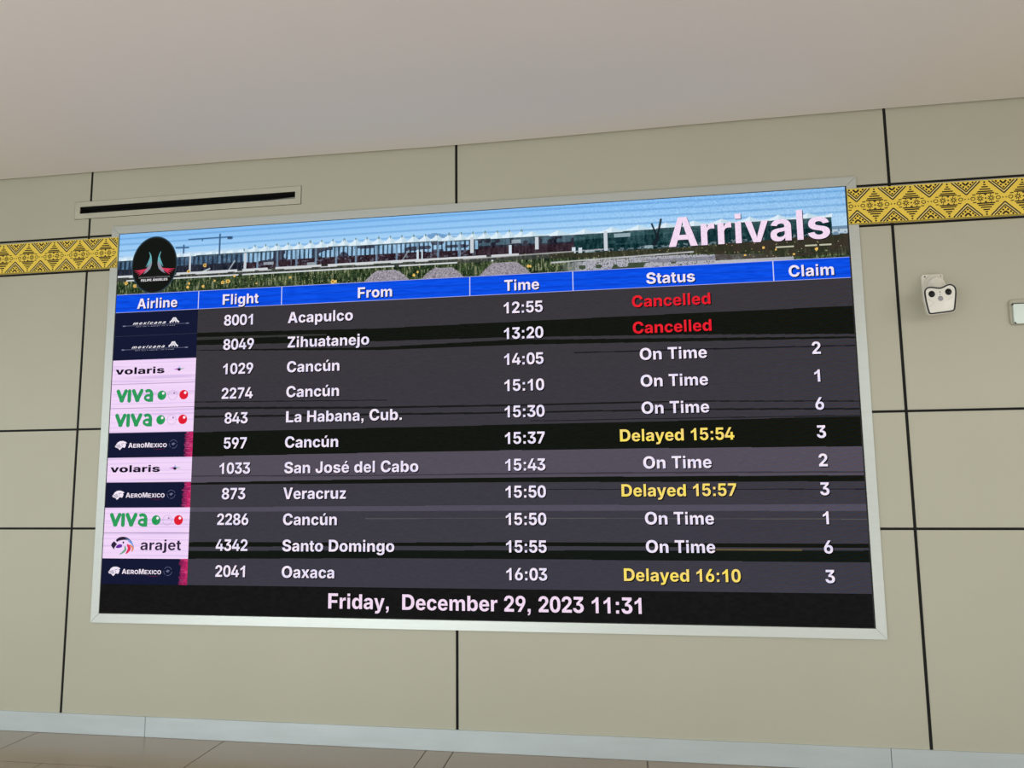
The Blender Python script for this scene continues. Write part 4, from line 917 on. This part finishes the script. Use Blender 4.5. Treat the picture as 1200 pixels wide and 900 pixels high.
def logo_aeromexico(z0, z1, par):
    def f(x, z):
        c = navy_bg(x, z)
        u = (x - TXL) / (TXR - TXL)
        n = vnoise(x, z, 0.008, 0.006, 41)
        s = u > 0.905 + 0.035 * (vnoise(x, z, 1.0, 0.012, 42) - 0.4)
        c = paint(c, s * (0.55 + 0.45 * np.clip((u - 0.915) / 0.05, 0, 1)), (196, 40, 100))
        c = paint(c, s * (n > 0.62) * 0.45, (98, 26, 80)); c = paint(c, s * (vnoise(x, z, 0.03, 0.005, 43) > 0.72) * 0.4, (232, 120, 160))
        return c
    t = tile_bg('airline_logo', z0, z1, f, par)
    mb = MB(); wm = MB()
    def Q(u, v): return T(0.078 + 0.145 * u, 0.30 + 0.38 * v, z0)
    head = [(0.0, 0.45), (0.10, 0.60), (0.20, 0.82), (0.38, 0.98), (0.65, 1.0), (0.88, 0.90), (1.0, 0.76), (0.84, 0.74), (0.92, 0.62), (0.88, 0.42), (0.82, 0.26), (0.72, 0.30),
            (0.60, 0.32), (0.52, 0.16), (0.42, 0.04), (0.36, 0.10), (0.28, 0.22), (0.16, 0.28), (0.06, 0.32)]
    mb.poly([Q(*p) for p in head], YL, 0)
    for st, w in (([(0.04, 0.44), (0.22, 0.52), (0.42, 0.62)], 0.0040), ([(0.16, 0.32), (0.30, 0.42), (0.44, 0.50)], 0.0040), ([(0.52, 0.62), (0.60, 0.70), (0.76, 0.74)], 0.0035), ([(0.60, 0.56), (0.62, 0.42)], 0.0035),
                  ([(0.30, 0.24), (0.42, 0.36), (0.52, 0.42)], 0.0040)):
        mb.stroke([Q(*p) for p in st], w, YL - 0.0001, 1)
    x, z = T(0.238, 0.40, z0); em = 0.044
    s = 'AEROMEXICO'
    w0 = sum(ADV[c] / 1000 * em * (1 if i in (0, 4) else 0.82) for i, c in enumerate(s))
    xs = (T(0.70, 0, z0)[0] - x) / w0
    text_into(wm, s, x, z, em, YL, 0, xs, small=((0, 4), 0.82))
    head_mb = mb; mb = MB()
    a = [T(0.53 + 0.15 * i / 8, 0.345 - 0.028 * math.sin(math.pi * i / 8), z0) for i in range(9)]
    mb.stroke(a, 0.0032, YL, 2, [0.2 + math.sin(math.pi * i / 8) for i in range(9)])
    arc_mb = mb; mb = MB()
    c = T(0.774, 0.52, z0)
    for a0, a1 in ((20, 150), (170, 235), (255, 355)):
        mb.stroke([(c[0] + 0.028 * math.cos(math.radians(k)), c[1] + 0.027 * math.sin(math.radians(k))) for k in range(a0, a1 + 1, 9)], 0.0024, YL, 1)
    mb.poly([(c[0] - 0.014, c[1]), (c[0], c[1] - 0.009), (c[0] + 0.014, c[1] + 0.004), (c[0], c[1] + 0.010)], YL, 1)
    for nm_, q_ in (('wordmark', wm), ('knight_head_symbol', head_mb), ('red_swoosh', arc_mb), ('ring_symbol', mb)): q_.build(nm_, [lm('aero_white', rgb(244, 232, 246)), lm('aero_grey', rgb(104, 108, 136)), lm('aero_red', rgb(84, 28, 62))], t)
    return t

def logo_arajet(z0, z1, par):
    t = tile_bg('airline_logo', z0, z1, pink_bg, par)
    mb = MB(); wm = MB()
    def Q(u, v): return T(0.095 + 0.272 * u, 0.15 + 0.66 * v, z0)
    def st(pts, w, mi, tp): 
        c = crom([Q(*p) for p in pts], 5, False)
        n = len(c); mb.stroke(c, w, YL, mi, [tp(i / (n - 1)) for i in range(n)])
    mb.poly([Q(*p) for p in ((0.0, 0.55), (0.03, 0.68), (0.13, 0.80), (0.20, 0.70), (0.26, 0.62), (0.20, 0.52), (0.15, 0.40), (0.16, 0.30), (0.07, 0.40))], YL, 0)
    st([(0.22, 0.80), (0.34, 0.92), (0.52, 0.97), (0.72, 0.92), (0.90, 0.76)], 0.022, 0, lambda t: 0.9 * math.sin(math.pi * min(1, 0.2 + 0.8 * t)) + 0.1)
    st([(0.62, 0.95), (0.82, 0.84), (0.95, 0.62)], 0.009, 4, lambda t: math.sin(math.pi * (0.1 + 0.85 * t)))
    st([(0.72, 0.82), (0.90, 0.66), (1.0, 0.42)], 0.009, 4, lambda t: math.sin(math.pi * (0.1 + 0.85 * t)))
    mb.poly([Q(*p) for p in ((0.20, 0.42), (0.26, 0.56), (0.36, 0.62), (0.48, 0.60), (0.48, 0.46), (0.40, 0.40), (0.28, 0.38))], YL, 1)
    mb.ell(*Q(0.53, 0.72), 0.006, 0.007, YL, 0)
    st([(0.70, 0.62), (0.80, 0.36), (0.66, 0.04)], 0.022, 2, lambda t: math.sin(math.pi * (0.08 + 0.87 * t)))
    st([(0.80, 0.60), (0.95, 0.40), (0.90, 0.16)], 0.015, 3, lambda t: math.sin(math.pi * (0.08 + 0.87 * t)))
    st([(0.60, 0.52), (0.62, 0.26), (0.38, 0.0)], 0.015, 5, lambda t: math.sin(math.pi * (0.08 + 0.87 * t)))
    x, z = T(0.437, 0.335, z0); em = 0.094
    xs = (T(0.918, 0, z0)[0] - x) / text_w('arajet', em)
    text_into(wm, 'arajet', x, z, em, YL, 0, xs)
    for nm_, q_ in (('wordmark', wm), ('logo_symbol', mb)): q_.build(nm_, [lm('ara_dark', rgb(46, 38, 60)), lm('ara_violet', rgb(104, 46, 156)), lm('ara_red', rgb(222, 52, 92)), lm('ara_orange', rgb(226, 140, 106)),
                           lm('ara_blue', rgb(110, 156, 220)), lm('ara_green', rgb(112, 166, 136))], t)
    return t

FLIGHTS = [(logo_mexicana, '8001', 'Acapulco', '12:55', 'Cancelled', ''),
           (logo_mexicana, '8049', 'Zihuatanejo', '13:20', 'Cancelled', ''),
           (logo_volaris, '1029', 'Cancún', '14:05', 'On Time', '2'),
           (logo_viva, '2274', 'Cancún', '15:10', 'On Time', '1'),
           (logo_viva, '843', 'La Habana, Cub.', '15:30', 'On Time', '6'),
           (logo_aeromexico, '597', 'Cancún', '15:37', 'Delayed 15:54', '3'),
           (logo_volaris, '1033', 'San José del Cabo', '15:43', 'On Time', '2'),
           (logo_aeromexico, '873', 'Veracruz', '15:50', 'Delayed 15:57', '3'),
           (logo_viva, '2286', 'Cancún', '15:50', 'On Time', '1'),
           (logo_arajet, '4342', 'Santo Domingo', '15:55', 'On Time', '6'),
           (logo_aeromexico, '2041', 'Oaxaca', '16:03', 'Delayed 16:10', '3')]
for k, (lf, no, city, tm, st_, cl) in enumerate(FLIGHTS):
    z1 = ROW_TOP - PITCH * k; z0 = z1 - PITCH
    bz = 2.6115 - 0.1622 * k
    row = mosaic('flight_row', TXR, LX1, z0, z1, 150, 64, table_col, board)
    lf(z0, z1, board)
    lettering('flight_number', no, -2.512, bz - 0.001, 0.100, 'w', row, 'C')
    lettering('city_name', city, -2.1745, bz - 0.002, 0.100, 'w', row)
    lettering('arrival_time', tm, -0.6235, bz - 0.002, 0.100, 'w', row, 'C')
    lettering('status_text', st_, 0.2785, bz + 0.001, 0.100, {'C': 'red', 'O': 'w', 'D': 'yel'}[st_[0]], row, 'C')
    if cl: lettering('claim_number', cl, 1.094, bz + 0.002, 0.100, 'w', row, 'C')

ds = mosaic('date_strip', LX0, LX1, 0.7535, 0.935, 160, 12, strip_col, board)
lettering('date_lettering', 'Friday,  December 29, 2023 11:31', -0.9005, 0.8055, 0.1270, 'title', ds, 'C', xs=0.972, sh=0.0)

# ================================================================== SECURITY CAMERA
cam_o = empty('security_camera', (1.742, 0, 2.60))
tag(cam_o, 'white twin-lens security camera on a short wall arm beside the arrivals board', 'camera')
def rrect(x0, x1, z0, z1, r, n=6):
    pts = []
    for cx_, cz_, a in ((x1 - r, z1 - r, 0), (x0 + r, z1 - r, 90), (x0 + r, z0 + r, 180), (x1 - r, z0 + r, 270)):
        for i in range(n + 1):
            t = math.radians(a + 90 * i / n); pts.append((cx_ + r * math.cos(t), cz_ + r * math.sin(t)))
    return pts
def extr(loop, ys, offs): return loft([[(x, y, z) for x, z in offset_loop(loop, o)] for y, o in zip(ys, offs)])
pl = rrect(1.690, 1.806, 2.560, 2.727, 0.012)
mb = extr(pl, [0.0, -0.016, -0.020], [0, 0, -0.004])
mp = mb.build('mount_plate', ['cam_white'], cam_o, sm=True)
for sx_, sz_ in ((1.7065, 2.7125), (1.790, 2.7125)):
    mb = MB(); mb.ell(sx_, sz_, 0.0045, 0.0045, -0.0206, 0); mb.build('plate_screw', ['screw'], mp)
# ringed swivel arm from plate to housing
def ring(c, r, ax, n=28):
    ax = Vector(ax).normalized(); u = ax.cross(Vector((1, 0, 0))).normalized(); v = ax.cross(u)
    return [tuple(Vector(c) + r * (math.cos(2 * math.pi * i / n) * u + math.sin(2 * math.pi * i / n) * v)) for i in range(n)]
st = [((1.752, -0.018, 2.672), 0.050), ((1.752, -0.030, 2.669), 0.050), ((1.752, -0.034, 2.667), 0.045), ((1.751, -0.048, 2.657), 0.043), ((1.750, -0.050, 2.654), 0.048),
      ((1.749, -0.062, 2.645), 0.048), ((1.748, -0.066, 2.640), 0.042), ((1.746, -0.084, 2.615), 0.040), ((1.744, -0.100, 2.585), 0.038)]
mb = loft([ring(c, r, (0, -1, -0.35)) for c, r in st])
mb.build('swivel_arm', ['cam_white'], cam_o, sm=True)
GK = [(1.6539, 2.5948), (1.6584, 2.6097), (1.6695, 2.6197), (1.6887, 2.6225), (1.7124, 2.6183), (1.7328, 2.6154), (1.7503, 2.6202), (1.7716, 2.6305), (1.7889, 2.6333), (1.8037, 2.6258),
      (1.8129, 2.6114), (1.8144, 2.5869), (1.8098, 2.5496), (1.8021, 2.5013), (1.7985, 2.4902), (1.7878, 2.4832), (1.7568, 2.479), (1.7156, 2.4752), (1.6811, 2.4723), (1.671, 2.4753),
      (1.6666, 2.4849), (1.6617, 2.5114), (1.6561, 2.5531)]
GK = crom(GK, 4)
hs = extr(GK, [-0.078, -0.086, -0.105, -0.130, -0.1365, -0.139], [-0.014, -0.004, 0.003, 0.0065, 0.006, 0.0035])
hs.build('housing', ['cam_white'], cam_o, sm=True)
def band_ring(loop, o0, o1, y0, y1):
    a = offset_loop(loop, o0); b = offset_loop(loop, o1); n = len(a); mb = MB()
    vs = [(x, y1, z) for x, z in a] + [(x, y1, z) for x, z in b] + [(x, y0, z) for x, z in a] + [(x, y0, z) for x, z in b]
    fs = []
    for i in range(n):
        j = (i + 1) % n
        fs += [(i, j, n + j, n + i), (i, 2 * n + i, 2 * n + j, j), (n + i, n + j, 3 * n + j, 3 * n + i)]
    mb.add(vs, fs); return mb
band_ring(GK, 0.0030, -0.0048, -0.1385, -0.1425).build('gasket', ['rubber'], cam_o)
fc = extr(GK, [-0.1385, -0.1412, -0.1420], [-0.0048, -0.0050, -0.0070]).build('face_plate', ['cam_face'], cam_o, sm=True)
def disc3(name, mats, cx_, cz_, rx_, rz_, y0, y1, parent, dome=0.0):
    n = 28; loops = []
    for y, s in ((y0, 1.0), (y1 + 0.001, 1.0), (y1, 0.93), (y1 - dome * 0.7, 0.6), (y1 - dome, 0.15)):
        loops.append([(cx_ + rx_ * s * math.cos(2 * math.pi * i / n), y, cz_ + rz_ * s * math.sin(2 * math.pi * i / n)) for i in range(n)])
    return loft(loops).build(name, mats, parent, sm=True)
for lx, lz in ((1.6889, 2.5832), (1.7755, 2.5918)):
    l = disc3('lens', ['lens'], lx, lz, 0.0160, 0.0172, -0.1425, -0.1455, cam_o, 0.002)
    disc3('lens_collar', ['lens_ring'], lx, lz, 0.0172, 0.0184, -0.1415, -0.1435, l, 0.0)
s_ = disc3('motion_sensor', ['sensor'], 1.7325, 2.5563, 0.0135, 0.0145, -0.1415, -0.1440, cam_o, 0.004)
s2 = disc3('status_light', ['screw'], 1.7330, 2.5935, 0.0030, 0.0036, -0.1415, -0.1426, cam_o)
s3 = disc3('microphone_hole', ['sensor'], 1.7318, 2.5790, 0.0034, 0.0030, -0.1415, -0.1426, cam_o)
mb = MB()
mb.stroke([(1.6649, 2.5565), (1.6987, 2.5342), (1.6736, 2.5109)], 0.0016, -0.1424)
mb.build('engraved_line', ['engrave'], fc); mb = MB()
mb.stroke([(1.7937, 2.5616), (1.7608, 2.5428)], 0.0014, -0.1424)
mb.build('engraved_line', ['engrave'], fc)

# ================================================================== JUNCTION BOX AT THE RIGHT EDGE
jb = empty('junction_box', (2.28, 0, 2.42))
tag(jb, 'small silver covered wall box with rounded corners, right of the security camera', 'wall box')
lp = rrect(2.137, 2.440, 2.414, 2.560, 0.022)
extr(lp, [0.0, -0.010, -0.014], [0, 0, -0.003]).build('back_plate', ['box_plate'], jb, sm=True)
lp = rrect(2.150, 2.430, 2.418, 2.534, 0.010)
cv = extr(lp, [-0.014, -0.022, -0.025], [0, 0, -0.003]).build('silver_cover', ['box_cover'], jb, sm=True)
mb = MB()
mb.box(2.152, 2.425, -0.0245, -0.014, 2.5325, 2.5362)
mb.build('cover_seam', ['rubber'], jb)
for a, b in ((2.150, 2.529), (2.156, 2.424), (2.428, 2.529), (2.422, 2.424)):
    mb = MB()
    sgn = 1 if b > 2.5 else -1
    if a > 2.3: sgn = -sgn
    mb.stroke([(a - 0.004, b - 0.005 * sgn), (a + 0.004, b + 0.005 * sgn)], 0.008, -0.0256)
    mb.build('corner_clip', ['screw'], cv)

# ================================================================== LIGHT
w = bpy.data.worlds.new('hall'); SC.world = w; w.use_nodes = True
nt = w.node_tree; nt.nodes.clear()
out = nt.nodes.new('ShaderNodeOutputWorld'); bg = nt.nodes.new('ShaderNodeBackground')
tc = nt.nodes.new('ShaderNodeTexCoord'); sp = nt.nodes.new('ShaderNodeSeparateXYZ'); cr = nt.nodes.new('ShaderNodeValToRGB')
mr = nt.nodes.new('ShaderNodeMapRange'); mr.inputs[1].default_value = -1; mr.inputs[2].default_value = 1
nt.links.new(tc.outputs['Generated'], sp.inputs[0]); nt.links.new(sp.outputs['Z'], mr.inputs[0]); nt.links.new(mr.outputs[0], cr.inputs[0])
el = cr.color_ramp.elements
el[0].position = 0.0; el[0].color = (0.30, 0.30, 0.28, 1)
el[1].position = 1.0; el[1].color = (0.55, 0.52, 0.46, 1)
e1 = el.new(0.505); e1.color = (0.40, 0.42, 0.42, 1)
e2 = el.new(0.535); e2.color = (1.50, 1.58, 1.58, 1)
e3 = el.new(0.62); e3.color = (1.50, 1.58, 1.58, 1)
e4 = el.new(0.72); e4.color = (0.60, 0.60, 0.56, 1)
bg.inputs['Strength'].default_value = 1.0
nt.links.new(cr.outputs[0], bg.inputs['Color']); nt.links.new(bg.outputs[0], out.inputs[0])

def area(name, loc, target, sx, sy, power, col):
    l = bpy.data.lights.new(name, 'AREA'); l.shape = 'RECTANGLE'; l.size = sx; l.size_y = sy; l.energy = power; l.color = col
    o = bpy.data.objects.new(name, l); COL.objects.link(o); o.location = loc
    o.rotation_euler = (Vector(target) - Vector(loc)).to_track_quat('-Z', 'Y').to_euler()
    return o
area('window_light', (6.5, -5.5, 2.9), (1.0, 0, 2.0), 3.5, 1.4, 60, (1.0, 0.94, 0.84))
area('glazing_light', (-5.0, -9.4, 1.3), (-3.6, 0, 1.4), 7.0, 2.0, 215, (0.88, 0.97, 1.0))
area('floor_bounce_light', (-0.5, -4.2, 0.12), (-0.5, -4.0, 3.7), 11.0, 4.0, 134, (1.0, 0.97, 0.93))

# ================================================================== CAMERA
p, yw, r = 0.12040485, 0.15400127, 0.01095211
R = Matrix.Rotation(yw, 3, 'Z') @ Matrix.Rotation(p, 3, 'X') @ Matrix.Rotation(r, 3, 'Y')
cd = bpy.data.cameras.new('viewpoint'); co = bpy.data.objects.new('viewpoint', cd); COL.objects.link(co)
right, fwd, up = R @ Vector((1, 0, 0)), R @ Vector((0, 1, 0)), R @ Vector((0, 0, 1))
m3 = Matrix((right, up, -fwd)).transposed()
co.matrix_world = Matrix.Translation((0, -4.5, 1.616)) @ m3.to_4x4()
cd.sensor_fit = 'HORIZONTAL'; cd.sensor_width = 36.0; cd.lens = 872.0 / 1200 * 36
cd.clip_start = 0.05; cd.clip_end = 100
SC.camera = co
